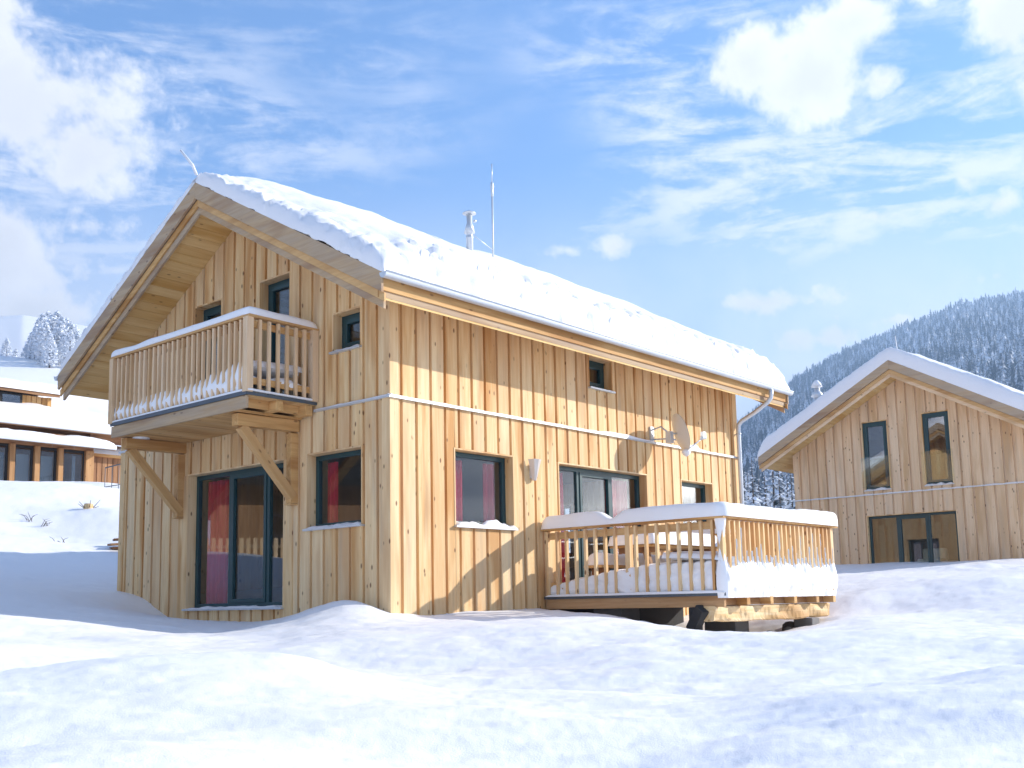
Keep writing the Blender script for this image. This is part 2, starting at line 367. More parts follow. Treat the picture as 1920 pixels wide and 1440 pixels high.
def ground_z(x, y, detail=True):
    x = np.asarray(x, float); y = np.asarray(y, float)
    dx = x-CAM[0]; dy = y-CAM[1]; D = np.hypot(dx, dy); a = np.degrees(np.arctan2(dy, dx))
    near = tps(np.clip(x, -60, 75), np.clip(y, -60, 75)); far = far_h(a, D)
    t = sstep((D-42)/36); z = near*(1-t)+far*t
    if detail:
        fade = 1-sstep((D-25)/40)
        u = x*.83-y*.55; v = x*.55+y*.83
        hs = sstep((np.maximum(np.maximum(-x, x-9), np.maximum(-y, y-6.7))-.1)/1.4)
        z = z + fade*(.075*fbm(u, v*1.3, 0, .42, 2, 3)*(.25+.75*hs)*(1-.7*sstep((D-19)/4)*(a < 25)) + .02*fbm(u*.8, v*1.7, 1, 1.7, 3, 5) + .009*fbm(u*.7, v*1.8, 2, 6, 4, 9))
        # pile thrown up at the house corner, drift at the rear corner, crumbly ridge before the right chalet
        z = z + .10*np.exp(-((x+.42)**2+(y-.55)**2)/.16) + .04*np.exp(-((x+.25)**2+(y-.1)**2)/.03)
        z = z + .06*np.exp(-((a-17.5)/4.5)**2-((D-24.5)/1.2)**2)*(1+.8*fbm(x, y, 0, 1.8, 3, 12))
        z = z + .35*np.exp(-((x-18.4)**2)/1.1-((y-4.6)**2)/1.6)
        # drifts in the foreground: (azimuth, distance, height, half width across, half depth)
        for (a0, D0, hh, wa, wd_) in ((62, 5.0, .13, .9, .6), (57, 7.6, .20, 2.6, 1.0), (47, 6.3, .12, 1.6, .7), (31, 7.4, .12, 1.9, .8), (22, 6.6, .15, 1.5, .8), (17.5, 9.3, -.16, 1.3, .7), (37, 8.8, -.07, 1.8, .6), (52, 10.2, -.10, 2.2, .7), (26, 11.5, .08, 2.4, .8), (40, 5.2, -.07, 1.0, .5), (13, 7.5, .10, 1.0, .8), (66, 9, -.08, 1.6, .8), (61.8, 34.5, .14, 2.2, 1.6), (65.3, 32.0, .10, 4.5, 1.6), (63.5, 28.5, -.22, 3.0, 1.2), (60.6, 30, .28, 1.6, 1.4), (66, 25, .15, 3, 1.2)):
            s_ = np.radians(a-a0)*D0; r_ = D-D0; z = z + 1.05*hh*np.exp(-(s_/wa)**2-(r_/np.where(r_ > 0, wd_*.75, wd_*1.3))**2)
        z = z + (D > 90)*(1-sstep((D-1200)/200))*1.6*fbm(x, y, 0, .013, 4, 21)*np.clip((D-90)/150, 0, 1)*2.0
        z = z + np.exp(-((D-15)/9)**2)*.16*np.exp(-((a-54)/6)**2)*(0)
    return z
def build_ground():
    azs = np.unique(np.r_[np.arange(-180, 8, 4.0), np.arange(8, 12, .5), np.arange(12, 69, .115), np.arange(69, 78, .5), np.arange(78, 180.1, 4.0)])
    Ds = [.35]
    while Ds[-1] < 14: Ds.append(Ds[-1]+.045 if Ds[-1] > 3.5 else Ds[-1]+.35)
    while Ds[-1] < 40: Ds.append(Ds[-1]*1.0055)
    while Ds[-1] < 2400: Ds.append(Ds[-1]*1.03)
    Ds = np.array(Ds); A, R = np.meshgrid(np.radians(azs), Ds)
    X = CAM[0]+R*np.cos(A); Y = CAM[1]+R*np.sin(A); Z = ground_z(X, Y)
    n, m_ = X.shape; V = np.stack([X, Y, Z], -1).reshape(-1, 3)
    i, j = np.meshgrid(np.arange(n-1), np.arange(m_-1), indexing='ij'); a = i*m_+j
    F = np.stack([a, a+1, a+m_+1, a+m_], -1).reshape(-1, 4)[:, ::-1]
    V = np.r_[V, [[CAM[0], CAM[1], float(np.mean(Z[0]))]]]; c = len(V)-1
    o = npmesh('ground', V, F[:, ::-1] if False else F, M['snow'])
    return o
g = build_ground(); tag(g, 'deep soft snow cover with low drifts rising to the white hillside', None, None, 'structure')
# make sure the sheet faces up
if g.data.polygons[len(g.data.polygons)//2].normal.z < 0:
    g.data.flip_normals()

# ------------------------------------------------------------ chalet kit
WG, LG = 6.66, 9.06          # gable width, length
RX, RZ, RS = WG/2, 6.25, .56 # ridge y, top, slope
SOF = 4.03
OV, OE = .80, .70
def soff(y): return SOF+RS*min(y, WG-y)
def cuts(segs, ops, a, b):
    c = sorted({a, b} | {o[k] for o in ops for k in (0, 1) if a < o[k] < b}); return list(zip(c[:-1], c[1:]))
def wall(mb, P, u0_, u1, z0, topf, ops, pitch=.27, gap=.052, phase=.03, split=None):
    """P(u,d,z)->point; d>0 outward. Raised boards over a backing wall."""
    def piece(a, b, d0, d1, r, zlo, zhi_f, shrink=0):
        mid = (a+b)/2; lo = zlo; col = sorted([(o[2], o[3]) for o in ops if o[0]-1e-6 <= mid <= o[1]+1e-6])
        segs = []
        for (p, q) in col:
            if q <= zlo: continue
            if p > lo: segs.append((lo, p, False))
            lo = max(lo, q)
        segs.append((lo, None, True))
        for (p, q, top) in segs:
            ta, tb = (zhi_f(a), zhi_f(b)) if top else (q, q)
            ta = min(ta, zhi_f(a)); tb = min(tb, zhi_f(b))
            if max(ta, tb) <= p+.005: continue
            ta = max(ta, p+.002); tb = max(tb, p+.002)
            vs = [P(a, d0, p), P(b, d0, p), P(b, d1, p), P(a, d1, p), P(a, d0, ta), P(b, d0, tb), P(b, d1, tb), P(a, d1, ta)]
            # orientation
            A_, B_, D_ = Vector(vs[1])-Vector(vs[0]), Vector(vs[3])-Vector(vs[0]), Vector(vs[4])-Vector(vs[0])
            if A_.cross(B_).dot(D_) < 0: vs = [vs[1], vs[0], vs[3], vs[2], vs[5], vs[4], vs[7], vs[6]]
            mb.hexa(vs, r)
    for (a, b) in cuts(None, ops, u0_, u1): 
        n = max(1, int((b-a)/1.2))
        ks = sorted({a, b} | ({WG/2} if a < WG/2 < b and abs(u1-u0_-WG) < .1 else set()))
        for p, q in zip(ks[:-1], ks[1:]): piece(p, q, -.14, -.038, .5, z0, topf)
    u = u0_+phase-pitch
    while u < u1:
        a, b = max(u+gap/2, u0_), min(u+pitch-gap/2, u1)
        if b-a > .012:
            w_ = random.uniform(-.006, .006)
            ks = [a, b] if not (a < WG/2 < b and abs(u1-u0_-WG) < .1) else [a, WG/2, b]
            for sname, (zl, zf) in enumerate(((z0, lambda t: split), (split, topf)) if split else ((z0, topf),)):
                r = random.random()
                for aa, bb in zip(ks[:-1], ks[1:]):
                    for (p, q) in cuts(None, ops, aa, bb): piece(p, q, -.040, 0+random.uniform(-.003, .003), r, zl, zf)
        u += pitch
def window(par, P, op, cols, recess=.145, curtain=None, sash=(), frame='frame', glassm='glass', sill=True, lab=None, snow=.03, cmat='curtain'):
    u0_, u1, z0, z1 = op; d = -recess; cols = sorted(cols)
    def bx(mb, a, b, da, db, p, q, r=None):
        pa, pb = P(a, da, p), P(b, db, q); xs = sorted((pa[0], pb[0])); ys = sorted((pa[1], pb[1])); mb.box(xs[0], xs[1], ys[0], ys[1], p, q, r)
    mb = MB(); fw_ = .065; e = .007
    a, b = u0_+e, u1-e
    bx(mb, a, b, d-.07, d, z1-fw_-e, z1-e); bx(mb, a, b, d-.07, d, z0+e, z0+fw_+e)
    for q in [(a, a+fw_), (b-fw_, b)]: bx(mb, *q, d-.069, d-.001, z0+fw_, z1-fw_)
    edges = [a+fw_]+[c for c in cols]+[b-fw_]
    for c in cols: bx(mb, c-.035, c+.035, d-.066, d-.003, z0+fw_, z1-fw_)
    panes = []
    for i in range(len(edges)-1):
        p = edges[i]+(.035 if i else 0); q = edges[i+1]-(.035 if i < len(edges)-2 else 0); lo, hi = z0+fw_+e, z1-fw_-e
        if i in sash:
            k = .06
            bx(mb, p, q, d-.05, d+.012, hi-k, hi); bx(mb, p, q, d-.05, d+.012, lo, lo+k)
            bx(mb, p, p+k, d-.049, d+.011, lo+k, hi-k); bx(mb, q-k, q, d-.049, d+.011, lo+k, hi-k)
            p += k; q -= k; lo += k; hi -= k
        panes.append((p, q, lo, hi))
    f = mb.build('window', M[frame], par, .004)
    if lab: f['label'] = lab
    for (p, q, lo, hi) in panes:
        g_ = MB(); bx(g_, p-.004, q+.004, d-.038, d-.030, lo-.004, hi+.004); g_.build('pane', M[glassm], f)
    for (p, q) in (curtain or []):
        n = int((q-p)*60)+8; us = np.linspace(p, q, n); T = []
        for off in (0, -.012):
            row = []
            for zz in (z0+.02, z1-.09):
                row.append([P(u, d-.17+off+.045*math.sin((u-p)*58)*(1 if zz < z1-.2 else .8)+.012*math.sin(u*23), zz) for u in us])
            T.append(np.array(row))
        cm = MB(); cm.grid(T[0]); cm.grid(T[1], flip=True); cm.build('curtain', M[cmat], f)
    # jamb lining
    j = MB(); t_ = .018
    t2 = .004
    for q0, q1, za, zc in ((u0_-t_, u0_+t2, z0, z1+t_), (u1-t2, u1+t_, z0, z1+t_), (u0_+t2, u1-t2, z1-t2, z1+t_)):
        j = MB(); bx(j, q0, q1, -.24, .005, za, zc); j.build('jamb', M['board_z'], f)
    if sill:
        s_ = MB(); bx(s_, u0_-.03, u1+.03, -.145, .055, z0-.03, z0-.004); s_.build('sill', M['zinc'], f)
        if snow:
            us = np.linspace(u0_+.0, u1+.01, 26); ds = np.linspace(-.135, .06, 8); A = np.zeros((len(us), len(ds), 3))
            for i, u in enumerate(us):
                for k, dd in enumerate(ds):
                    e_ = min(1, (k)/1.5+.6, (len(ds)-1-k)/1.5, i/2, (len(us)-1-i)/2)
                    hh = snow*(1.0+.9*float(fbm(np.array(u*7.0), np.array(dd*7.0), 0, 1, 3, 4)))
                    A[i, k] = P(u, dd, z0-.004+max(0, hh)*math.sqrt(max(0, e_)))
            sm = MB(); sm.grid(A); o = sm.build('sill_snow', M['snow_soft'], f)
            bm_fix(o)
    return f
def bm_fix(o):
    me = o.data
    if sum(p.normal.z for p in me.polygons) < 0: me.flip_normals()

def roof_snow(par, seed, th=.44, front=.26, lumpy=1.0):
    x0, x1 = -OV-.002, LG+OV+.01; y0, y1 = -OE-.075, WG+OE+.075
    def spaced(a, b, n, e=.5):
        t = np.linspace(0, 1, n); inner = a+(b-a)*t
        edge = np.array([0, .004, .015, .035, .06, .09, .13, .17, .22, .28, .35, .42])
        return np.unique(np.r_[a+edge, inner[(inner > a+.45) & (inner < b-.45)], b-edge])
    xs = spaced(x0, x1, 190); ys = spaced(y0, y1, 150)
    X, Y = np.meshgrid(xs, ys, indexing='ij')
    ya = np.abs(Y-RX); base = RZ+.004-RS*ya
    ex0, ex1 = X-x0, x1-X; ey = np.minimum(Y-y0, y1-Y)
    n1 = fbm(X, Y, 0, 1.1, 3, seed); n2 = fbm(X, Y, 0, 4.2, 4, seed+5); n3 = fbm(X, Y, 2, 15, 3, seed+7)
    def prof(e, r): q = np.clip(e/r, 0, 1); return np.sqrt(np.clip(1-(1-q)**2, 0, 1))
    rough = np.maximum(np.clip(1-ex0/1.0, 0, 1), np.clip(1-ey/1.1, 0, 1))*lumpy
    t = th*(1+.08*n1)*(1+(.02+.11*rough)*n2+.13*rough*n3+.06*rough*fbm(X, Y, 5, 30, 2, seed+9))
    t = t*np.where(ex0 < 1.5, (front/th)+(1-front/th)*sstep(ex0/1.5), 1)
    t = t*prof(ex0, np.clip(.16*(1+.4*n1+.5*n2*lumpy), .05, .4))*prof(ex1, .5)*prof(ey, np.clip(.26*(1+.35*n1+.55*n2*lumpy), .08, .6))
    t = np.maximum(t, 0)
    crest = RS*(np.sqrt(ya**2+.30**2)-ya)*.9
    Z = base + t - crest*np.clip(t/.3, 0, 1)*.6
    # ragged outline: push the rim sideways
    edge = np.clip(1-np.minimum(ey, ex0)/.25, 0, 1)
    oy = np.where(Y < RX, -1, 1)*edge*.035*(n2+n3)*lumpy; ox = 0*X
    P = np.stack([X+ox, Y+oy, np.maximum(Z, base)], -1)
    mb = MB(); mb.grid(P); B = P.copy(); B[..., 2] = base-.006
    B = B[::4, ::4] if False else B
    mb.grid(B, flip=True)
    # rim closing top and underside
    for sl_ in ((slice(None), 0), (slice(None), -1), (0, slice(None)), (-1, slice(None))):
        mb.grid(np.stack([P[sl_], B[sl_]], 1))
    o = mb.build('snow_cover', M['snow'], par); return o

def trim_run(mb, P, u0_, u1, z, dep=.042):
    n = int((u1-u0_)/.5)+1
    for k in range(n):
        a = u0_+(u1-u0_)*k/n; b = u0_+(u1-u0_)*(k+1)/n
        pa = P(a, -.02, z); pb = P(b, dep, z+.022); xs = sorted((pa[0], pb[0])); ys = sorted((pa[1], pb[1])); mb.box(xs[0], xs[1], ys[0], ys[1], z-.014, z+.02)

def chalet(root, kind, wm, seed):
    main = kind == 'main'
    G = lambda u, d, z: (-d, u, z); Lw = lambda u, d, z: (u, -d, z)
    Bk = lambda u, d, z: (LG+d, u, z); Lf = lambda u, d, z: (u, WG+d, z)
    zt = 2.66; zb = -1.0
    gops = [(2.10, 2.82, 2.80, 4.78), (3.80, 4.52, 2.80, 4.73)]
    if main: gops += [(2.20, 4.62, 0.0, 2.06), (.55, 1.68, 1.05, 2.07), (.57, 1.13, 3.43, 3.96)]
    else: gops += [(2.08, 4.53, 0.0, 2.06)]
    lops = [(1.19, 2.40, 1.05, 2.09), (3.47, 5.87, .06, 2.09), (6.97, 8.04, 1.05, 2.09), (4.32, 4.94, 3.40, 3.90)] if main else []
    bops = [(1.2, 2.2, .95, 2.05), (3.9, 5.1, .95, 2.05), (2.2, 3.1, 3.4, 4.6)] if main else []
    for P, u1, tf, ops in ((G, WG, soff, gops), (Lw, LG, lambda u: SOF+.02, lops), (Bk, WG, soff, bops), (Lf, LG, lambda u: SOF+.02, [])):
        mb = MB(); wall(mb, P, 0 if P in (G, Bk) else 0.0, u1, zb, tf, ops, split=zt, phase=.20 if P is Lw else .24)
        mb.build('wall', wm, root)
    # corner boards
    for (cx, cy) in ((0, 0), (LG, 0), (0, WG), (LG, WG)):
        sx_ = -1 if cx == 0 else 1; sy_ = -1 if cy == 0 else 1
        cb = MB(); cb.box(cx-(.012 if sx_ < 0 else .14), cx+(.14 if sx_ < 0 else .012), cy-(.012 if sy_ < 0 else .14), cy+(.14 if sy_ < 0 else .012), zb, SOF-.01); cb.build('corner_board', wm, root)
    # interior: floors and partition
    for nm_, bb_ in (('floor', (.16, LG-.16, .16, WG-.16, -.12, -.02)), ('floor', (.16, LG-.16, .16, WG-.16, 2.5, 2.72)), ('partition', (3.4, 3.5, .17, WG-.17, -.02, 2.5) if main else (2.6, 2.7, .17, WG-.17, -.02, 2.5)), ('partition', (3.0, 3.1, .17, WG-.17, 2.72, 4.02))):
        fl = MB(); fl.box(*bb_); fl.build(nm_, M['room'], root)
    # trim (flashing with a thin line of snow)
    for P_, a_, b_, z_ in ((Lw, -.05, LG+.04, zt),)+(((G, .0, 1.50, zt+.001), (G, 4.95, WG+.04, zt-.02)) if main else ((G, .0, WG+.04, zt+.001),)):
        tr = MB(); trim_run(tr, P_, a_, b_, z_); tr.build('flashing', M['zinc'], root)
    for P, a, b in ((Lw, -.06, LG+.03), (G, -.06, 1.5 if main else WG)):
        ts = MB(); us = np.arange(a, b, .05); ds = (-.0, .012, .025, .038, .047); A = np.zeros((len(us), 5, 3))
        hs = .008+.008*fbm(us, us*0, 0, 6, 3, seed)+ (.045*np.exp(-((us-5.1)/.5)**2)+.07*np.exp(-((us-7.35)/.3)**2)*(1+fbm(us, us*0, 1, 9, 2, 3)) if P is Lw and main else 0)
        for i, u in enumerate(us):
            for k, d in enumerate(ds): A[i, k] = P(u, d, zt+.021+max(.0, hs[i])*(1, 1, .9, .6, 0)[k]-(.012 if k == 4 else 0))
        ts.grid(A); bm_fix(ts.build('flashing_snow', M['snow_soft'], root))
    # roof slabs, soffit boards
    rf = MB(); so = MB()
    for sgn in (-1, 1):
        ye = -OE+.02 if sgn < 0 else WG+OE-.02; yr = RX
        def zt_(y): return RZ-RS*abs(y-RX)
        a, b = (ye, yr) if sgn < 0 else (yr, ye)
        xa, xb = -OV+.062, LG+OV-.062
        def slab(mb, xa, xb, a, b, lo, hi, r=None):
            mb.hexa([(xa, a, zt_(a)+lo), (xb, a, zt_(a)+lo), (xb, b, zt_(b)+lo), (xa, b, zt_(b)+lo), (xa, a, zt_(a)+hi), (xb, a, zt_(a)+hi), (xb, b, zt_(b)+hi), (xa, b, zt_(b)+hi)], r)
        slab(rf, xa, xb, a, b, -.322, -.004)
        nb = 24
        for k in range(nb):
            p = a+(b-a)*k/nb; q = a+(b-a)*(k+1)/nb; slab(so, xa+.055, xb-.055, p+.004, q-.004, -.352, -.3225, None)
    rf.build('roof', M['weather_x'], root); so.build('soffit', M['soffit'], root)
    for xs_ in (-1, 1):
        for sgn in (-1, 1):
            ye = -OE-.03 if sgn < 0 else WG+OE+.03
            def rb(mb, x0, x1, lo, hi, ye=ye):
                a, b = (ye, RX) if sgn < 0 else (RX, ye); z = lambda y: RZ-RS*abs(y-RX)
                mb.hexa([(x0, a, z(a)+lo), (x1, a, z(a)+lo), (x1, b, z(b)+lo), (x0, b, z(b)+lo), (x0, a, z(a)+hi), (x1, a, z(a)+hi), (x1, b, z(b)+hi), (x0, b, z(b)+hi)])
            rk = MB(); rl = MB(); rl2 = MB()
            xo = -OV-.005 if xs_ < 0 else LG+OV-.035
            rb(rk, xo, xo+.04, -.25, -.001)
            xi = -OV+.075 if xs_ < 0 else LG+OV-.115
            rb(rl, xi, xi+.04, -.46, -.353, ye+(.05 if sgn < 0 else -.05))
            rb(rl2, xi-.032 if xs_ < 0 else xi+.043, xi-.003 if xs_ < 0 else xi+.072, -.36, -.253)
            rk.build('rake_board', M['weather_y'], root, .004); rl.build('rake_batten', M['weather_y'] if main else M['pale_y'], root, .004); rl2.build('rake_batten', M['beam_y'], root, .003)
    # eaves
    for sgn in (-1, 1):
        gu = MB()
        y = -OE if sgn < 0 else WG+OE; o = -1 if sgn < 0 else 1; ze = RZ-RS*(RX+OE)
        for (d0, d1, za, zc) in ((-.03, .0, ze-.23, ze-.02), (-.055, -.032, ze-.265, ze-.12), (-.085, -.058, ze-.305, ze-.16)):
            ya, yb = sorted((y+o*d0, y+o*d1)); fa = MB(); fa.box(-OV+.04, LG+OV-.04, ya, yb, za, zc); fa.build('fascia', M['beam_x'], root, .003)
        n = 10; rr = .062; cyc = y+o*.075; vs = []
        xsn = np.linspace(-OV-.02, LG+OV+.02, 22); A = np.zeros((len(xsn), n, 3)); A2 = A.copy()
        for i, xx in enumerate(xsn):
            for k in range(n):
                an = math.pi*(k/(n-1))+math.pi; A[i, k] = (xx, cyc+rr*math.cos(an), ze-.035+rr*1.15*math.sin(an)); A2[i, k] = (xx, cyc+(rr-.006)*math.cos(an), ze-.033+(rr-.006)*1.15*math.sin(an))
        gu.grid(A); gu.grid(A2, flip=True)
        gu.tube([(-OV-.02, cyc-rr*(-o)*1, ze-.033), (LG+OV+.02, cyc-rr*(-o)*1, ze-.033)], .011, 8)
        for xx in (-OV-.02, LG+OV+.02):
            gu.add([(xx, cyc, ze-.035)]+[tuple(A[0, k][1:]) and (xx, A[0, k][1], A[0, k][2]) for k in range(n)], [(0, k+1, k+2) for k in range(n-1)])
        for xx in np.arange(-.5, LG+OV, .78):
            gu.beam((xx, y, ze+.0), (xx+.02, cyc+o*rr, ze-.026), .02, .006)
        gu.build('gutter', M['zinc'], root)
    roof_snow(root, seed, .50 if main else .52, .27 if main else .46, 1.0 if main else .22)
    for op in bops: window(root, Bk, op, [], snow=.05, curtain=[(op[0]+.1, op[0]+.4), (op[1]-.4, op[1]-.1)], cmat='lilac')
    return G, Lw, gops, lops

# ------------------------------------------------------------ main chalet
CH = thing('chalet', 'large honey-coloured wooden chalet with a balcony and a satellite dish, in the middle', 'house', (0, 0, 0), 0, 'snow-roofed wooden chalets')
G, LW, gops, lops = chalet(CH, 'main', M['board_z'], 11)
window(CH, G, gops[2], [3.70, 2.76], curtain=[(4.02, 4.56)], sash=(1,), lab='tall three-part terrace door under the balcony', snow=.02)
window(CH, G, gops[3], [], curtain=[(1.40, 1.62)], lab='square window beside the front corner post', snow=.03)
window(CH, G, gops[4], [], sill=True, sash=(0,), snow=.02, lab='small upstairs window right of the balcony')
window(CH, G, gops[0], [], sash=(0,), sill=False, lab='narrow balcony door nearer the front corner')
window(CH, G, gops[1], [], sash=(0,), sill=False, lab='balcony door at the left')
window(CH, LW, lops[0], [], curtain=[(1.26, 1.68), (2.12, 2.34)], snow=.055, lab='square window with red curtains on the sunny side')
window(CH, LW, lops[1], [4.14, 5.03], curtain=[(3.55, 3.98), (5.12, 5.75)], sash=(1,), snow=0, cmat='curtain', lab='wide three-part door behind the deck railing')
window(CH, LW, lops[2], [], snow=.03, lab='square window at the far end of the sunny side')
window(CH, LW, lops[3], [], sash=(0,), snow=.01, lab='small dark window just under the eaves')
# wall lamp
lp = MB(); lp.box(2.77, 2.87, -.03, .0, 1.80, 1.96)
vs = []
for z, h, dd in ((1.77, .035, .05), (1.86, .05, .075), (2.0, .085, .10), (2.08, .11, .12)):
    vs += [(2.82-h, -.03, z), (2.82-h*.75, -.03-dd*.8, z), (2.82, -.03-dd, z), (2.82+h*.75, -.03-dd*.8, z), (2.82+h, -.03, z)]
lp.add(vs, [(i*5+k, i*5+k+1, (i+1)*5+k+1, (i+1)*5+k) for i in range(3) for k in range(4)]+[(4, 3, 2, 1, 0)])
lp.build('wall_lamp', M['lamp'], CH)
# satellite dish
dm = MB(); dc = Vector((6.20, -.44, 2.79)); nrm = Vector((.78, -.60, .30)).normalized()
e1 = nrm.cross(Vector((0, 0, 1))).normalized(); e2 = e1.cross(nrm).normalized()
A = np.zeros((9, 37, 3)); B = A.copy()
for i in range(9):
    for k in range(37):
        r_ = .315*i/8; a_ = 2*math.pi*k/36; p = dc+(e1*math.cos(a_)+e2*math.sin(a_)*1.06)*r_+nrm*(.07*(i/8)**2)
        A[i, k] = p; B[i, k] = p-nrm*.008
dm.grid(A, flip=True); dm.grid(B)
dish = dm.build('satellite_dish', M['dish'], CH)
am = MB(); am.tube([(6.06, -.005, 2.88), (6.06, -.2, 2.92), dc-nrm*.16+Vector((0, 0, .05)), dc-nrm*.015], .016, 8); am.box(6.01, 6.11, -.03, .0, 2.66, 2.94)
am.tube([(6.06, -.01, 2.72), (6.08, -.30, 2.70), dc-nrm*.03-Vector((0, 0, .1))], .014, 8); am.box(6.04, 6.14, -.40, -.30, 2.62, 2.82); am.build('bracket', M['zinc'], dish)
lm = MB(); foot = dc-e2*.33+nrm*.05; tip = dc+nrm*.42-e2*.20; lm.tube([foot, tip], .012, 8); lm.tube([tip-nrm*.05+e2*.0, tip+nrm*.05], .033, 10); lm.box(tip.x-.03, tip.x+.05, tip.y-.03, tip.y+.03, tip.z-.02, tip.z+.10); lm.build('receiver', M['zinc'], dish)
sm_ = MB(); sm_.lathe((foot.x, foot.y, foot.z-.03), [(0.005, -.07), (.05, -.04), (.085, .01), (.06, .05), (.01, .07)], 10); sm_.build('snow_lump', M['snow_soft'], dish)
# downpipe
dp = MB(); dp.tube([(9.02, -.79, 3.90), (9.02, -.79, 3.80), (9.02, -.78, 3.74), (9.01, -.72, 3.66), (9.0, -.45, 3.50), (8.98, -.16, 3.36), (8.97, -.10, 3.29), (8.97, -.09, 3.2), (8.97, -.09, -.3)], .043, 12)
for z in (3.1, 1.6): dp.tube([(8.97, -.09, z), (8.97, -.09, z+.03)], .052, 12); dp.box(8.955, 8.985, -.05, .01, z, z+.02)
dp.build('downpipe', M['zinc'], CH)
# chimney, mast, ridge rod
ch = MB(); cx, cy, cz = 4.25, 2.5, 5.7
ch.lathe((cx, cy, cz), [(.062, 0), (.062, .76), (.066, .765), (.066, .785), (.060, .79), (.060, .86), (.098, .865), (.062, 1.02), (.05, 1.03), (.05, 1.20), (.02, 1.21)], 20)
chim = ch.build('chimney', M['zinc'], CH)
cp_ = MB(); cp_.lathe((cx, cy, cz), [(.125, 1.225), (.12, 1.235), (.02, 1.285), (.003, 1.29)], 20); 
for k in range(3): a_ = k*2.1; cp_.tube([(cx+.045*math.cos(a_), cy+.045*math.sin(a_), cz+1.15), (cx+.06*math.cos(a_), cy+.06*math.sin(a_), cz+1.24)], .006, 6)
cp_.lathe((cx+.10, cy-.04, cz+1.10), [(.004, -.03), (.03, -.01), (.03, .02), (.004, .035)], 10)
cp_.build('chimney_cap', M['zinc'], chim)
mt = MB(); mt.tube([(4.87, 2.5, 5.6), (4.88, 2.5, 7.70)], .017, 8); mt.tube([(4.88, 2.5, 7.70), (4.885, 2.5, 8.06)], .009, 6)
mt.lathe((4.88, 2.5, 7.42), [(.01, -.0), (.026, .02), (.024, .1), (.028, .16), (.034, .2), (.026, .27), (.005, .30)], 10)
mt.tube([(cx+.09, cy-.02, cz+.84), (4.87, 2.5, cz+.70)], .007, 6); mt.build('antenna_mast', M['zinc'], CH)
rr_ = MB(); rr_.tube([(-.80, 3.30, 6.36), (-.80, 3.42, 6.55), (-.80, 3.74, 6.87)], [.02, .022, .020], 8); rr_.build('lightning_rod', M['snow_soft'], CH)
# ------------------------------------------------------------ balcony
by0, by1, bx = 1.50, 4.93, -1.10
bl = MB(); bl.box(bx, -.02, by0, by1, 2.735, 2.775)
balc = bl.build('balcony', M['beam_y'], CH); balc['label'] = 'long wooden balcony under the gable'
eb = MB(); eb.box(bx-.04, bx, by0-.0, by1, 2.575, 2.742); eb.build('edge_beam', M['weather_y'], balc, .004)
for xx, zl_ in ((-.66, 2.60), (-.17, 2.595)):
    ej = MB(); ej.box(xx, xx+.12, by0+.01, by1-.02, zl_, 2.734); ej.build('joist', M['beam_y'], balc, .004)
for xa, xb in ((bx+.002, -.662), (-.538, -.172)):
    ej = MB(); ej.box(xa, xb, by0+.16, by0+.20, 2.62, 2.734); ej.build('header_board', M['beam_x'], balc)
ef = MB(); ef.box(bx-.055, bx-.042, by0-.02, by1+.01, 2.745, 2.80); ef.box(bx-.05, .0, by0-.030, by0-.018, 2.745, 2.785); ef.box(bx-.05, 0, by0-.02, by1, 2.776, 2.784); ef.build('edge_flashing', M['zinc_dark'], balc)
# ceiling boards below
bc = MB()
for yy in np.arange(by0+.25, by1-.1, .12): bc.box(-1.09, -.03, yy+.003, yy+.117, 2.582, 2.597)
bc.build('underside_boards', M['beam_x'], balc)
bm_ = MB(); bm_.box(-.022, .022, -.018, .018, 0, .97); bal_me = bm_.mesh('baluster'); bal_me.materials.append(M['pale_z'])
ys_ = np.linspace(by0+.14, by1-.03, 27)
for i, yy in enumerate(ys_): inst('baluster', bal_me, balc, (bx-.03, yy, 2.80))
for xx in np.linspace(bx+.14, -.08, 7): inst('baluster', bal_me, balc, (xx, by0-.03, 2.80))
pm = MB(); pm.box(-.05, .05, -.05, .05, 0, 1.0); pme = pm.mesh('post'); pme.materials.append(M['pale_z'])
for (xx, yy) in ((bx-.02, by0-.0), (-.06, by0-.02), (bx-.02, by1-.0)): inst('post', pme, balc, (xx, yy, 2.785))
rl_ = MB()
for z in (2.90, 3.66): rl_.box(bx+.0, bx+.04, by0+.05, by1-.03, z, z+.09); rl_.box(bx+.05, -.11, by0-.005, by0+.035, z-.001, z+.088)
rl_.box(bx-.06, bx+.06, by0-.075, by1+.05, 3.785, 3.815); rl_.box(bx+.06, 0, by0-.07, by0+.05, 3.786, 3.814); rl_.build('rail', M['beam_y'], balc, .003)
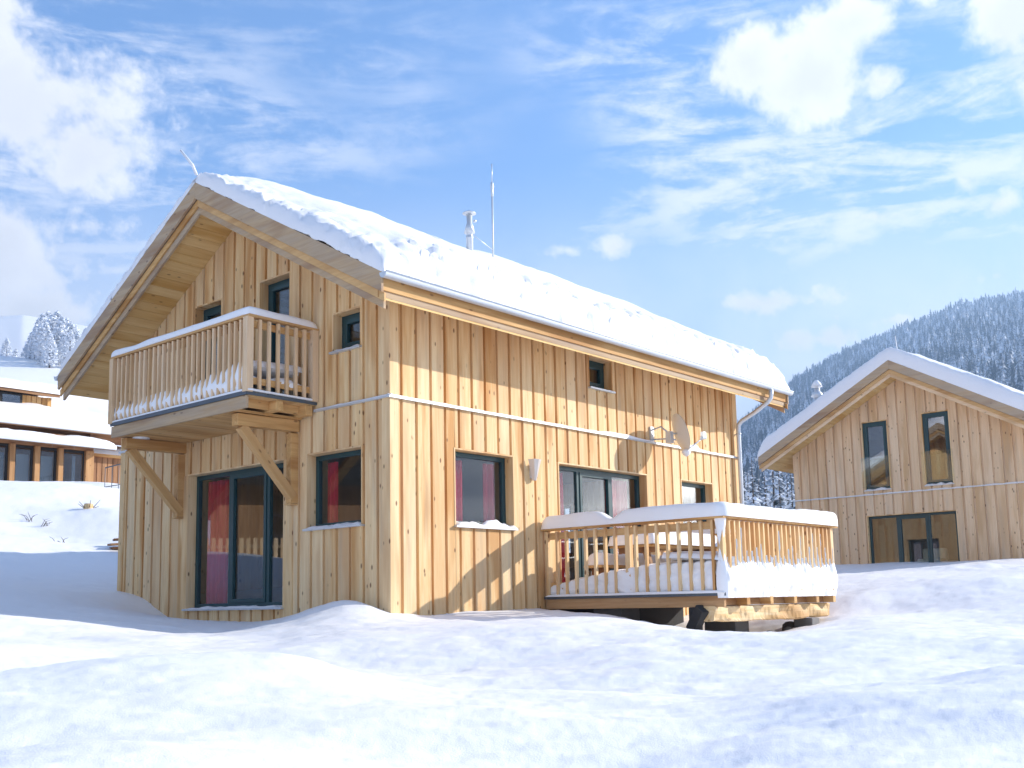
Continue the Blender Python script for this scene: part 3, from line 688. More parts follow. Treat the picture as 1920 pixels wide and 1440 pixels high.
def snow_cap(path, wd, hgt, seed, par, name='rail_snow', notch=None, matn='snow_soft'):
    """rounded snow loaf on top of a rail; path = list of (x,y,z)"""
    pts = []
    for a, b in zip(path[:-1], path[1:]):
        a = Vector(a); b = Vector(b); n = max(2, int((b-a).length/.05))
        pts += [a.lerp(b, k/n) for k in range(n)]
    pts.append(Vector(path[-1])); N = len(pts); K = 13; A = np.zeros((N, K, 3)); tot = 0; L_ = sum((pts[i+1]-pts[i]).length for i in range(N-1)); s_ = 0
    for i, p in enumerate(pts):
        if i: s_ += (p-pts[i-1]).length
        d = (pts[min(i+1, N-1)]-pts[max(i-1, 0)]).normalized(); sd = Vector((d.y, -d.x, 0))
        e = min(s_, L_-s_); ef_ = math.sqrt(max(0, 1-(1-min(1, e/.16))**2))
        h = hgt*(1+.16*float(fbm(np.array(p.x*1.6), np.array(p.y*1.6), 0, 1, 3, seed)))*(.12+.88*ef_)
        if notch: h *= 1-.62*math.exp(-((s_-notch[0])/notch[1])**2)
        ww = wd*(1+.08*float(fbm(np.array(p.x*3), np.array(p.y*3), 2, 1, 2, seed)))*(.55+.45*ef_)
        for k in range(K):
            t = -1+2*k/(K-1); a_ = math.pi*k/(K-1)
            c_, q_ = math.cos(a_), math.sin(a_); cc_ = math.copysign(abs(c_)**.6, c_); qq = q_**.62
            A[i, k] = (p.x+sd.x*cc_*ww/2, p.y+sd.y*cc_*ww/2, p.z+qq*h)
    mb = MB(); mb.grid(A); mb.add([tuple(A[0, k]) for k in range(K)], [tuple(range(K))]); mb.add([tuple(A[-1, k]) for k in range(K)], [tuple(range(K))[::-1]])
    mb.grid(A[:, [0, -1]]); o = mb.build(name, M[matn], par); bm_fix(o); return o
snow_cap([(bx, by1+.07, 3.815), (bx, by0, 3.815), (-.0, by0, 3.813)], .15, .105, 3, balc)
def snow_wall(Pf, u0_, u1, z0, hf, thick, par, seed, slats=None, name='packed_snow', du=.025, front=0.0, nz=14):
    """snow packed along a railing: height field hf(u), bulging to the outside"""
    us = np.arange(u0_, u1+du/2, du); A = np.zeros((len(us), nz+6, 3))
    for i, u in enumerate(us):
        H = hf(u); ends = min(1.0, (u-u0_)/.05+.2, (u1-u)/.05+.2)
        for k in range(nz):
            t = k/(nz-1); b = front*(.35+.65*math.sin(math.pi*min(1, t*1.1))) + .018*float(fbm(np.array(u*9.), np.array(t*H*11.), 0, 1, 3, seed))
            A[i, k] = Pf(u, b*ends, z0+H*t*(1-.03*t))
        for k in range(6):
            t = (k+1)/6; A[i, nz+k] = Pf(u, -thick*t, z0+H*(1+.10*math.sin(t*math.pi/2)))
    mb = MB(); mb.grid(A); return mb.build(name, M['snow'], par)
def hf_b(u):
    cell = (u-(by0+.14))/((by1-.03-by0-.14)/26); s = abs(math.sin(math.pi*cell)); h = .15+.10*s+.03*float(fbm(np.array(u*1.3), np.array(0.), 0, 1, 2, 8))
    return h*(1.0+.45*max(0, 1-(u-by0)/1.2))
o = snow_wall(lambda u, d, z: (bx-.004-d, u, z), by0+.03, by1-.03, 2.84, hf_b, .9, balc, 5, front=.042)
def hf_c(u): return .13+.03*math.sin(u*9)
o2 = snow_wall(lambda u, d, z: (u, by0+.04-d, z), bx+.02, -.02, 2.90, hf_c, .5, balc, 7, front=.03)
snow_cap([(bx-.03, by1, 2.80), (bx-.03, by0-.03, 2.80), (-.02, by0-.04, 2.79)], .06, .03, 9, balc, 'edge_snow')
# brackets under the balcony
for (yy, nm) in ((1.92, 'r'), (4.76, 'l')):
    br = MB(); br.beam((-1.02, yy, 2.485), (-.0, yy, 2.50), .14, .16)
    br.beam((-.055, yy+.02, 2.40), (-.055, yy+.02, 1.42), .13, .11)
    br.box(-.13, -.0, yy-.04, yy+.10, 1.395, 1.415)
    bo = br.build('bracket', M['beam_x'], CH, .006)
    pa_, pb_ = Vector((-.92, yy+.01, 2.41)), Vector((-.06, yy+.01, 1.50)); L_ = (pb_-pa_).length
    bd = MB(); bd.box(0, L_, -.055, .055, -.065, .065); ob = bd.build('brace', M['beam_x'], bo, .006); ob.location = pa_; ob.rotation_euler = (0, math.atan2(pa_.z-pb_.z, pb_.x-pa_.x), 0)
for ya_, yb_ in ((1.98, 2.19), (4.63, 4.86)): pl_ = MB(); pl_.box(-.012, .0, ya_, yb_, -.9, 2.06); pl_.build('door_post', M['board_z'], CH, .003)
# inset ledge snow at left bracket
sl = MB(); sl.lathe((-.80, 4.66, 2.565), [(.13, 0), (.12, .03), (.07, .055), (.005, .06)], 14); sl.build('bracket_snow', M['snow_soft'], CH)

# ------------------------------------------------------------ deck
gz0 = lambda x, y: float(ground_z(np.array([x]), np.array([y]))[0])
DX0, DX1, DY = 3.05, 6.42, -3.0
DK = thing('deck', 'raised timber deck with a snow-laden railing against the sunny side of the middle chalet', 'deck', (DX0, 0, 0))
def dk(mb, name, m, par=None, bevel=0):
    mb.v = [(x-DX0, y, z) for x, y, z in mb.v]; return mb.build(name, m, par or DK, bevel)
b = MB(); 
for k in range(24): yy = DY+.01+k*(.124); b.box(DX0+.02, DX1, yy, min(yy+.118, -.01), .035, .065)
dk(b, 'floor_boards', M['old_x'])
b = MB(); b.box(DX0-.0, DX0+.055, DY+.02, -.03, -.115, .030); e_ = dk(b, 'edge_beam', M['lodge_y'], bevel=.004)
for xx in (3.62, 4.28, 5.0, 5.72, 6.30): b = MB(); b.box(xx, xx+.09, DY+.0, -.05, -.095, .03); dk(b, 'joist', M['beam_y'], bevel=.004)
b = MB(); b.box(DX0+.06, DX1-.02, DY+.16, DY+.20, -.094, .029); dk(b, 'header_board', M['lodge_x'])
b = MB(); b.box(DX0-.025, DX0-.005, DY-.02, -.02, .030, .072); dk(b, 'edge_flashing', M['zinc_dark'])
us = np.linspace(3.02, 6.42, 70); rings = []
for u in us:
    row = []
    for k in range(17):
        a_ = 2*math.pi*k/16; cy_, cz_ = math.cos(a_), math.sin(a_); yy = -2.77+.10*math.copysign(abs(cy_)**.35, cy_); zz = -.208+.108*math.copysign(abs(cz_)**.35, cz_)
        chop = .022*float(fbm(np.array(u*2.6), np.array(zz*9.), 0, 1, 2, 44)); row.append((u, yy+(chop if cy_ < 0 else 0)+.012*round(math.sin(u*9+zz*25)*1.3) if cy_ < 0 else yy, zz+(.8*chop if cz_ < 0 else 0)))
    rings.append(row)
b = MB(); A = np.array(rings); b.grid(A); b.add([tuple(p) for p in A[0, :-1]], [tuple(range(16))]); b.add([tuple(p) for p in A[-1, :-1]], [tuple(range(16))[::-1]])
hb = dk(b, 'bearer', M['hewn'])
for p in hb.data.polygons: p.use_smooth = False
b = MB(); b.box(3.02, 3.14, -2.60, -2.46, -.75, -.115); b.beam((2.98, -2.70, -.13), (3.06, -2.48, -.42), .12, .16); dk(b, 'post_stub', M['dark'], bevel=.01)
for bb_ in ((5.75, 6.0, -2.9, -2.6, -.75, -.322), (4.35, 4.75, -2.4, -1.9, -.9, -.10), (3.3, 3.75, -1.2, -.7, -.9, -.12)): b = MB(); b.box(*bb_); dk(b, 'foundation_block', M['stone'], bevel=.01)
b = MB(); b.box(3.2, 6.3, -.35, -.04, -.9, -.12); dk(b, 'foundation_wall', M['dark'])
bm_ = MB(); bm_.box(-.026, .026, -.018, .018, 0, .93); dbal = bm_.mesh('baluster'); dbal.materials.append(M['board_z'])
for yy in np.linspace(-2.86, -.10, 17):
    if abs(yy+1.5) > .08: inst('baluster', dbal, DK, (-.005, yy, .085))
for xx in np.linspace(.16, DX1-DX0-.12, 24): inst('baluster', dbal, DK, (xx, DY+.005, .085), math.pi/2)
pm = MB(); pm.box(-.04, .04, -.04, .04, 0, .96); pme2 = pm.mesh('post'); pme2.materials.append(M['board_z'])
for (xx, yy) in ((.045, -.06), (.045, -1.5), (.04, DY+.04), (DX1-DX0-.04, DY+.04), (DX1-DX0-.04, -1.5)): inst('post', pme2, DK, (xx, yy, .066))
for yy in np.linspace(-2.86, -.10, 17): inst('baluster', dbal, DK, (DX1-DX0+.0, yy, .085))
b = MB()
for z in (.17, .90):
    b.box(DX0+.02, DX0+.055, DY+.1, -.1, z, z+.10); b.box(DX0+.1, DX1-.1, DY+.03, DY+.065, z, z+.10); b.box(DX1-.055, DX1-.02, DY+.1, -.1, z, z+.10)
b.box(DX0-.06, DX0+.09, DY-.06, -.01, 1.03, 1.058); b.box(DX0+.09, DX1+.06, DY-.06, DY+.09, 1.03, 1.058); b.box(DX1-.09, DX1+.06, DY+.09, -.01, 1.031, 1.059)
dk(b, 'rail', M['beam_y'], bevel=.003)
rel = lambda p: (p[0]-DX0, p[1], p[2])
snow_cap([rel((DX0+.015, .0, 1.056)), rel((DX0+.015, DY+.015, 1.056)), rel((DX1-.02, DY+.015, 1.056)), rel((DX1-.02, -.05, 1.056))], .22, .20, 21, DK, notch=(1.28, .16))
# packed snow on the floor and against the rails
def hL(u):
    cell = (u+2.86)/(2.76/16); s = abs(math.sin(math.pi*cell)); t = (u-DY)/3.0
    if t < .45: return .40-.06*t+.03*s
    if t < .5: return .36+.02*s
    return max(.12, .32-.22*max(0, (t-.6)/.4)+.03*s)
def hR(u):
    cell = (u-DX0-.16)/((DX1-DX0-.28)/23); s = abs((cell % 1)-.5)*2
    return .40+.13*(s)+.03*float(fbm(np.array(u*2.), np.array(0.), 0, 1, 2, 33))
snow_wall(lambda u, d, z: (.020-d, u, z), DY+.10, -.10, .075, hL, 1.2, DK, 31, front=.02, nz=18)
snow_wall(lambda u, d, z: (u-DX0, DY+.03-d, z), DX0-.02, DX1+.03, .0, lambda u: hR(u)+.06, .9, DK, 35, front=.085, nz=22)
# floor snow body
us = np.linspace(DX0+.1, DX1-.02, 50); vs_ = np.linspace(DY+.1, -.02, 46); X, Y = np.meshgrid(us, vs_, indexing='ij')
Z = .40+.05*fbm(X, Y, 0, 1.2, 3, 40)-.12*sstep((Y+1)/1.0)
Z = np.where((X <= us[0]+.001) | (X >= us[-1]-.001) | (Y <= vs_[0]+.001) | (Y >= vs_[-1]-.001), .06, Z)
mb = MB(); mb.grid(np.stack([X-DX0, Y, Z], -1)); bm_fix(mb.build('floor_snow', M['snow'], DK))
snow_cap([rel((DX0-.035, -.05, .066)), rel((DX0-.035, DY-.02, .066))], .05, .035, 22, DK, 'edge_snow')
snow_cap([rel((DX0-.03, DY-.02, .07)), rel((DX0-.03, DY-.02, .07+.0)), rel((DX0-.028, DY-.021, .07))], .01, .01, 3, DK, 'edge_snow')
b = MB(); A = np.zeros((26, 10, 3))
for i in range(26):
    z = .0+1.07*i/25; rr_w = .055+.02*math.sin(z*7)+.03*max(0, .5-z)
    for k in range(10): a_ = math.pi*(.85+1.15*k/9); A[i, k] = (.0+.035+rr_w*math.cos(a_)*1.0, DY+.05+rr_w*math.sin(a_)*1.25, z)
b.grid(A); o = b.build('post_snow', M['snow_soft'], DK)
# snow streaks stuck to the sunny sides of the front balusters
for i, xx in enumerate(np.linspace(.16, DX1-DX0-.12, 24)):
    sk = MB()
    top = random.uniform(.55, 1.0); w_ = random.uniform(.010, .022)
    P_ = []
    for z in np.arange(.42, top, .05): w2 = w_*(1.2-.6*z)*(1+.4*random.uniform(-1, 1)); P_.append([(xx+.019, DY-.019, z), (xx+.019+w2*.3, DY-.019-w2, z), (xx+.02+w2, DY-.01, z), (xx+.019, DY+.025, z)])
    if len(P_) > 1: sk.grid(np.array(P_)); sk.build('baluster_snow', M['snow_soft'], DK)

rng = random.Random(3)
for k in range(9):
    b = MB(); cx_, cy_ = rng.uniform(3.3, 6.1), rng.uniform(-2.9, -1.7); s_ = rng.uniform(.08, .16); zz = gz0(cx_, cy_)
    b.lathe((cx_, cy_, zz-.04), [(s_*.6, -.03), (s_, .02), (s_*.9, s_*.5), (s_*.5, s_*.8), (.01, s_*.86)], 7)
    b.v = [(x-cx_+rng.uniform(-.02, .02), y-cy_+rng.uniform(-.02, .02), z-zz) for x, y, z in b.v]
    o = b.build('stone', M['stone']); o.location = (cx_, cy_, zz); tag(o, 'dark stone half sunk in the thin snow under the deck', 'stone', 'stones under the deck')
# picnic table under snow on the deck
TB = thing('picnic_table', 'snow-covered wooden table standing on the deck behind the railing', 'table', (4.75, -1.05, .066))
b = MB()
for k in range(5): b.box(-.95, .95, -.38+k*.155, -.38+k*.155+.145, .70, .735)
b.build('tabletop', M['beam_x'], TB, .003)
for sx_ in (-.75, .75):
    b = MB(); b.beam((sx_, -.28, 0), (sx_, -.12, .70), .07, .09); b.beam((sx_, .28, 0), (sx_, .12, .70), .07, .09); b.box(sx_-.035, sx_+.035, -.34, .34, .62, .70); b.build('leg', M['old_z'], TB, .004)
us = np.linspace(-.99, .99, 44); vs_ = np.linspace(-.42, .42, 22); X, Y = np.meshgrid(us, vs_, indexing='ij'); e = np.minimum(.99-np.abs(X), .42-np.abs(Y))
Z = .735+.20*np.sqrt(np.clip(1-(1-np.clip(e/.14, 0, 1))**2, 0, 1))*(1+.1*fbm(X, Y, 0, 2, 3, 50)); mb = MB(); mb.grid(np.stack([X, Y, Z], -1)); bm_fix(mb.build('snow_cover', M['snow_soft'], TB))
BN = thing('bench', 'long snow-topped bench along the chalet wall on the deck', 'bench', (4.9, -.42, .066))
b = MB(); b.box(-1.2, 1.2, -.17, .17, .42, .46); b.build('seat', M['beam_x'], BN, .003)
for sx_ in (-1, 0, 1): b = MB(); b.box(sx_-.03, sx_+.03, -.15, .15, 0, .42); b.build('leg', M['old_z'], BN, .003)
snow_cap([(-1.2, 0, .46), (1.2, 0, .46)], .34, .2, 51, BN, 'snow_cover')

# ------------------------------------------------------------ second chalet
C2 = thing('chalet', 'pale wooden chalet with two tall upstairs windows and glass balustrades, at the right', 'house', (20.0, -2.53, .13), 0, 'snow-roofed wooden chalets')
G2, LW2, g2, l2 = chalet(C2, 'second', M['pale_z'], 77)
for op, lb in ((g2[1], 'tall left upstairs window with glass balustrade'), (g2[0], 'tall right upstairs window with glass balustrade')):
    f = window(C2, G2, op, [], recess=.05, sash=(0,), sill=True, snow=.03, lab=lb, glassm='glass_dark')
    b = MB(); b.box(-.075, -.063, op[0]-.06, op[1]+.06, 2.86, 3.72); b.build('glass_balustrade', M['glass_thin'], f)
f = window(C2, G2, g2[2], [3.71, 2.85], recess=.10, sash=(1,), sill=True, snow=.05, lab='wide three-part glass door at ground level')
b = MB(); b.box(1.0, 1.7, 2.95, 3.6, .45, .85); b.box(1.5, 1.75, 2.95, 3.6, .80, 1.15); b.build('sofa', M['sofa'], C2, .05)
ch = MB(); cx, cy, cz = 1.3, 6.38, 4.85
ch.lathe((cx, cy, cz), [(.11, 0), (.11, 1.05), (.09, 1.06), (.19, 1.10), (.12, 1.24), (.09, 1.26), (.09, 1.36)], 20); chim2 = ch.build('chimney', M['zinc'], C2)
c3 = MB(); c3.lathe((cx, cy, cz), [(.17, 1.40), (.12, 1.52), (.05, 1.60), (.005, 1.61)], 16); c3.build('chimney_cap', M['snow_soft'], chim2)
r2 = MB(); r2.tube([(cx, cy, cz+1.2), (cx, cy-1.3, cz+1.18)], .01, 6); r2.build('chimney_stay', M['snow_soft'], chim2); r2 = MB(); r2.tube([(.1, 3.36, 6.4), (.1, 3.42, 7.1)], .012, 6); r2.build('lightning_rod', M['snow_soft'], C2)

# ------------------------------------------------------------ glass-fronted lodge up the slope, left
LX, LY = 0.0, 28.0
def pxl(px, py, Y=28.0):   # photo column/row on the lodge front -> x, z (used once, to size the lodge)
    xc, yc = (px-960)/1987.2, (py-860.22)/1987.2
    d = rt*xc - up*yc + fw; t = (Y-CAM[1])/d.y; return CAM[0]+d.x*t, d.z*t
LB = thing('lodge', 'brown glass-fronted wooden lodge with a dormer, up the slope at the left edge', 'house', (0, 28, 4))
def q(x, y, z): return (x, y-28, z-4)
def lb(mb, name, m, par=None, bevel=0):
    mb.v = [q(*v) for v in mb.v]; return mb.build(name, m, par or LB, bevel)
xR, zE = pxl(215, 832); _, zG = pxl(211, 809); xL = -8.0; zE = 6.25; xr = pxl(176, 870)[0]
zw0 = 4.1; zw1 = 5.98
b = MB(); b.box(xL, xr-.02, 28.25, 28.35, 3.0, zw0); b.box(xL, xr-.02, 28.02, 28.30, zw1, 6.5); lbw = lb(b, 'wall', M['old_x'])
# posts and windows
cols_px = [4, 62, 110, 158]
posts = [pxl(p, 860)[0] for p in (22, 69, 113, 167)]
step = posts[1]-posts[0]
allp = [posts[0]-step*k for k in range(1, 9)][::-1]+posts
for i, px_ in enumerate(allp): w_ = .19 if i < len(allp)-1 else .32; b = MB(); b.box(px_-w_/2, px_+w_/2, 27.93, 28.22, 3.4, zw1); lb(b, 'post', M['lodge_z'], bevel=.01)
for i in range(len(allp)-1):
    a_, c_ = allp[i]+.11, allp[i+1]-.12
    b = MB()
    for (p, q_) in ((a_, a_+.06), (c_-.06, c_)): b.box(p, q_, 28.06, 28.14, 3.6, zw1-.02)
    b.box(a_+.06, c_-.06, 28.06, 28.14, zw1-.10, zw1-.02); b.box(a_+.06, c_-.06, 28.07, 28.13, 3.6, 3.66)
    fr = lb(b, 'window', M['dark'])
    b = MB(); b.box(a_+.06, c_-.06, 28.095, 28.105, 3.66, zw1-.10); lb(b, 'pane', M['glass'], fr)
    b = MB(); b.box(a_+.04, c_-.04, 28.30, 28.32, 3.4, zw1-.30) if i < len(allp)-2 else b.box(a_+.5, a_+.62, 28.30, 28.34, 3.4, zw1-.2)
    lb(b, 'blind', M['blind'], fr)
b = MB(); b.box(xL, xr+.2, 34.0, 34.2, 3, 8.5); b.box(xL, xr, 28.4, 34, 3.2, 3.3); lb(b, 'back_wall', M['old_x'])
b = MB(); b.box(xr-.02, xr+.08, 28.3, 34.0, 3, 7.3); lb(b, 'side_wall', M['old_y'])
# lower lean-to roof + main roof, snow on both
def slab(x0, x1, y0, z0, y1, z1, th, m, name):
    b = MB(); b.hexa([(x0, y0, z0-th), (x1, y0, z0-th), (x1, y1, z1-th), (x0, y1, z1-th), (x0, y0, z0), (x1, y0, z0), (x1, y1, z1), (x0, y1, z1)]); return lb(b, name, m)
def snow_slope(x0, x1, y0, z0, y1, z1, th, seed, name='snow_cover', drop=None):
    xs = np.r_[x0, x0+.02, x0+.08, np.linspace(x0+.2, x1-.2, 80), x1-.08, x1-.02, x1]; ts = np.r_[0, .004, .015, .035, .07, np.linspace(.12, .95, 26), .985, 1]
    X, T = np.meshgrid(xs, ts, indexing='ij'); Y = y0+(y1-y0)*T; base = z0+(z1-z0)*T; L_ = abs(y1-y0)
    e = np.minimum(np.minimum(X-x0, x1-X), T*L_); pr = np.sqrt(np.clip(1-(1-np.clip(e/.25, 0, 1))**2, 0, 1))
    t = th*pr*(1+.22*fbm(X, Y, 0, .9, 3, seed))+.03*fbm(X, Y, 0, 4, 2, seed+2)*pr
    b = MB(); b.grid(np.stack([X, Y, base+.003+np.maximum(t, 0)], -1)); o = lb(b, name, M['snow']); bm_fix(o); return o
zl = 6.12
xe = pxl(217, 833, 27.2)[0]
slab(xL-.5, xe, 27.2, zl-.04, 28.3, zl+.16, .12, M['old_x'], 'lower_roof'); snow_slope(xL-.5, xe+.03, 27.15, zl-.05, 28.35, zl+.16, .25, 61)
zm = 6.86; xm = 15.2
slab(xL-.5, xm, 27.9, zm-.06, 33.8, zm+2.35, .16, M['old_x'], 'roof'); snow_slope(xL-.5, xm+.05, 27.82, zm-.08, 33.8, zm+2.35, .34, 63)
slab(xL-.5, xm, 33.8, zm+2.35, 39.0, zm+.3, .16, M['old_x'], 'roof'); snow_slope(xL-.5, xm+.05, 39.0, zm+.3, 33.8, zm+2.35, .34, 64)
b = MB(); b.box(xL-.5, xe, 27.10, 27.20, zl-.14, zl-.03); b.box(xL-.5, xm, 27.78, 27.90, zm-.19, zm-.08); lb(b, 'gutter', M['zinc'], bevel=.02)
b = MB(); b.box(xL, xm-.6, 28.5, 28.6, zl+.3, zm+.3); lb(b, 'wall', M['old_x'])
b = MB()
for xx in (3.2, 5.2, 8.6, 9.4):
    b.lathe((xx, 27.1, zl-.14), [(.002, -.16), (.012, -.06), (.02, 0)], 6)
lb(b, 'icicle', M['glass_thin'])
# dormer
xd, zd = pxl(102, 715); xd = pxl(106, 730, 29.4)[0]; dz = pxl(60, 742, 29.4)[1]
b = MB(); wall(b, lambda u, d, z: (u, 29.45-d, z), xL+2, xd-.25, 7.2, lambda u: dz+.0, [], pitch=.2, gap=.03); lb(b, 'dormer_wall', M['beam_z'])
b = MB(); b.box(xd-.35, xd-.20, 29.35, 31.5, 7.2, dz); lb(b, 'dormer_wall', M['beam_z'])
wl, wz1 = pxl(4, 735, 29.4); wr, wz0 = pxl(36, 752, 29.4)
b = MB(); b.box(wl-.1, wr+.1, 29.36, 29.44, wz0-.25, wz1); dwf = lb(b, 'window', M['dark']); b = MB(); b.box(wl, wr, 29.34, 29.355, wz0-.2, wz1-.07); lb(b, 'pane', M['glass_dark'], dwf)
slab(xL+1.5, xd, 29.1, dz+.12, 32.4, dz+.75, .12, M['old_x'], 'dormer_roof'); snow_slope(xL+1.5, xd+.02, 29.05, dz+.11, 32.4, dz+.75, .28, 67)
# annex between lodge and chalet
AN = thing('shed', 'dark plank shed with snow on its roof, between the lodge and the middle chalet', 'shed', (12, 29, 4.2))
def an(mb, name, m, par=None, bevel=0):
    mb.v = [(x-12, y-29, z-4.2) for x, y, z in mb.v]; return mb.build(name, m, par or AN, bevel)
xa0 = xr+.02; za = pxl(200, 858, 29.0)[1]
b = MB(); wall(b, lambda u, d, z: (u, 29-d, z), xa0+.15, 15.0, 3.4, lambda u: za, [], pitch=.22, gap=.03); an(b, 'wall', M['old_z'])
b = MB(); b.box(xa0+.15, 15.0, 29.15, 31, 3.4, za); an(b, 'core', M['old_z'])
b = MB(); b.box(xa0+.12, 15.2, 28.8, 31.2, za, za+.10); an(b, 'roof', M['beam_x'])
us = np.linspace(xa0+.12, 15.2, 40); vs_ = np.linspace(28.8, 31.2, 24); X, Y = np.meshgrid(us, vs_, indexing='ij'); e = np.minimum(np.minimum(X-us[0], us[-1]-X), np.minimum(Y-28.8, 31.2-Y))
Z = za+.10+.42*np.sqrt(np.clip(1-(1-np.clip(e/.6, 0, 1))**2, 0, 1))*(1+.3*fbm(X, Y, 0, 1, 3, 70)); b = MB(); b.grid(np.stack([X, Y, Z], -1)); bm_fix(an(b, 'snow_cover', M['snow_soft']))
# metal step railing
gz = lambda x, y: float(ground_z(np.array([x]), np.array([y]))[0])
ra = pxl(196, 925, 24.0)[0]; RL = thing('railing', 'thin metal stair railing half buried in snow behind the middle chalet', 'railing', (ra, 24, gz(ra, 24)-.1))
b = MB(); L_ = 2.2
for k in range(9): b.tube([(k*.25, 0, -.4), (k*.25, 0, .75+k*.08)], .012, 6)
b.build('bars', M['zinc_dark'], RL); b = MB(); b.tube([(0, 0, .76), (L_, 0, .76+.7)], .02, 8); b.tube([(0, 0, .10), (L_, 0, .6)], .015, 6); b.build('handrail', M['zinc_dark'], RL)
# planks sticking out of the drift, dead branches, log
xp, yp = pol(az_of(213), 24.5); zp = gz(xp, yp)
PK = thing('plank_stack', 'rust-brown planks sticking out of the drift left of the middle chalet', 'planks', (xp, yp, zp))
for k, (dz_, da_, l_) in enumerate(((.10, 0, 2.2), (.03, .12, 2.4), (.22, -.05, 1.8))):
    b = MB(); b.beam((-.15+.1*k, .1*k, dz_), (l_, -.5+da_, dz_+.15), .26, .045); b.build('plank', M['old_x'], PK, .005)
xp, yp = pol(az_of(160), 30.5); LG_ = thing('tree_stump', 'pale sawn stump end poking out of the snow below the lodge', 'stump', (xp, yp, gz(xp, yp)))
b = MB(); b.lathe((0, 0, -.2), [(.14, 0), (.13, .2), (.12, .30), (.11, .33), (.01, .34)], 10); b.build('trunk', M['hewn'], LG_)
b = MB()
for k in range(6): a_ = k*1.1; b.tube([(.1*math.cos(a_), .1*math.sin(a_), 0), (.3*math.cos(a_), .3*math.sin(a_), .08+.03*k)], [.012, .005], 5)
b.build('branch', M['bark'], LG_)
def twig(px, D, lab, s):
    x, y = pol(az_of(px), D); t = thing('twig_plant', lab, 'shrub', (x, y, gz(x, y)), 0, 'bare twigs poking out of the snow'); b = MB()
    for k in range(7):
        a_ = random.uniform(0, 6.28); l_ = s*random.uniform(.4, 1); p0 = Vector((random.uniform(-.1, .1), random.uniform(-.1, .1), -.05)); p1 = p0+Vector((math.cos(a_)*.4, math.sin(a_)*.4, .6))*l_; p2 = p1+Vector((math.cos(a_+.6)*.4, math.sin(a_+.6)*.4, .15))*l_
        b.tube([p0, p1, p2], [.008, .006, .003], 5)
    b.build('stem', M['bark'], t)
twig(48, 29.5, 'bare twigs in the white bank under the lodge windows, leftmost', .38); twig(78, 29.2, 'bare twigs in the white bank under the lodge windows, nearer the sawn stump', .28); twig(108, 26.0, 'low tuft of dry stalks in the flat snow below the lodge bank', .25)

# ------------------------------------------------------------ house and picket fence that the front windows mirror (left of the view)
RC = thing('chalet', 'dark-roofed chalet outside the view, seen mirrored in the front glass', 'house', (-11, 14, 1.2), math.radians(35))
b = MB(); b.box(-4, 4, 0, 6, -1, 2.6); b.build('wall', M['old_z'], RC); b = MB()
b.hexa([(-5, -1, 2.2), (5, -1, 2.2), (5, 3, 4.6), (-5, 3, 4.6), (-5, -1, 2.4), (5, -1, 2.4), (5, 3, 4.8), (-5, 3, 4.8)]); b.hexa([(-5, 3, 4.6), (5, 3, 4.6), (5, 7, 2.2), (-5, 7, 2.2), (-5, 3, 4.8), (5, 3, 4.8), (5, 7, 2.4), (-5, 7, 2.4)]); b.build('roof', M['dark'], RC)
b = MB(); b.box(-2.5, -1.2, -.03, 0, .6, 1.8); b.box(.8, 2.4, -.03, 0, .2, 2); b.build('window', M['glass_dark'], RC)
FC = thing('picket_fence', 'grey picket fence outside the view, seen mirrored in the front glass', 'fence', (-9, 11, .9), math.radians(35)); b = MB()
for k in range(60): b.box(-5+k*.17, -5+k*.17+.10, 0, .02, -.3, .85)
b.build('picket', M['pale_z'], FC); b = MB(); b.box(-5, 5.2, .021, .06, .1, .17); b.box(-5, 5.2, .021, .06, .6, .67); b.build('rail', M['weather_x'], FC)

# ------------------------------------------------------------ trees
def conifer_np(h, r, tiers, sides, seed, droop=.35, jag=.35):
    rs = np.random.RandomState(seed); V = []; F = []
    for t in range(tiers):
        f = t/tiers; z0 = h*(.08+.88*f); rr = r*(1-f)**.85*rs.uniform(.85, 1.12)+.02*r; top = z0+h*1.25/tiers; o = len(V); V.append((rs.uniform(-.03, .03)*r, rs.uniform(-.03, .03)*r, min(top, h)))
        ph = rs.uniform(0, 6.28)
        for k in range(sides*2):
            a = ph+math.pi*k/sides; q_ = rr*(rs.uniform(.8, 1.15) if k % 2 == 0 else rs.uniform(.45, .62)); V.append((q_*math.cos(a), q_*math.sin(a), z0-(droop*rr*rs.uniform(.5, 1.2) if k % 2 == 0 else 0)))
        for k in range(sides*2): F.append((o, o+1+k, o+1+(k+1) % (sides*2)))
    return np.array(V), np.array(F)
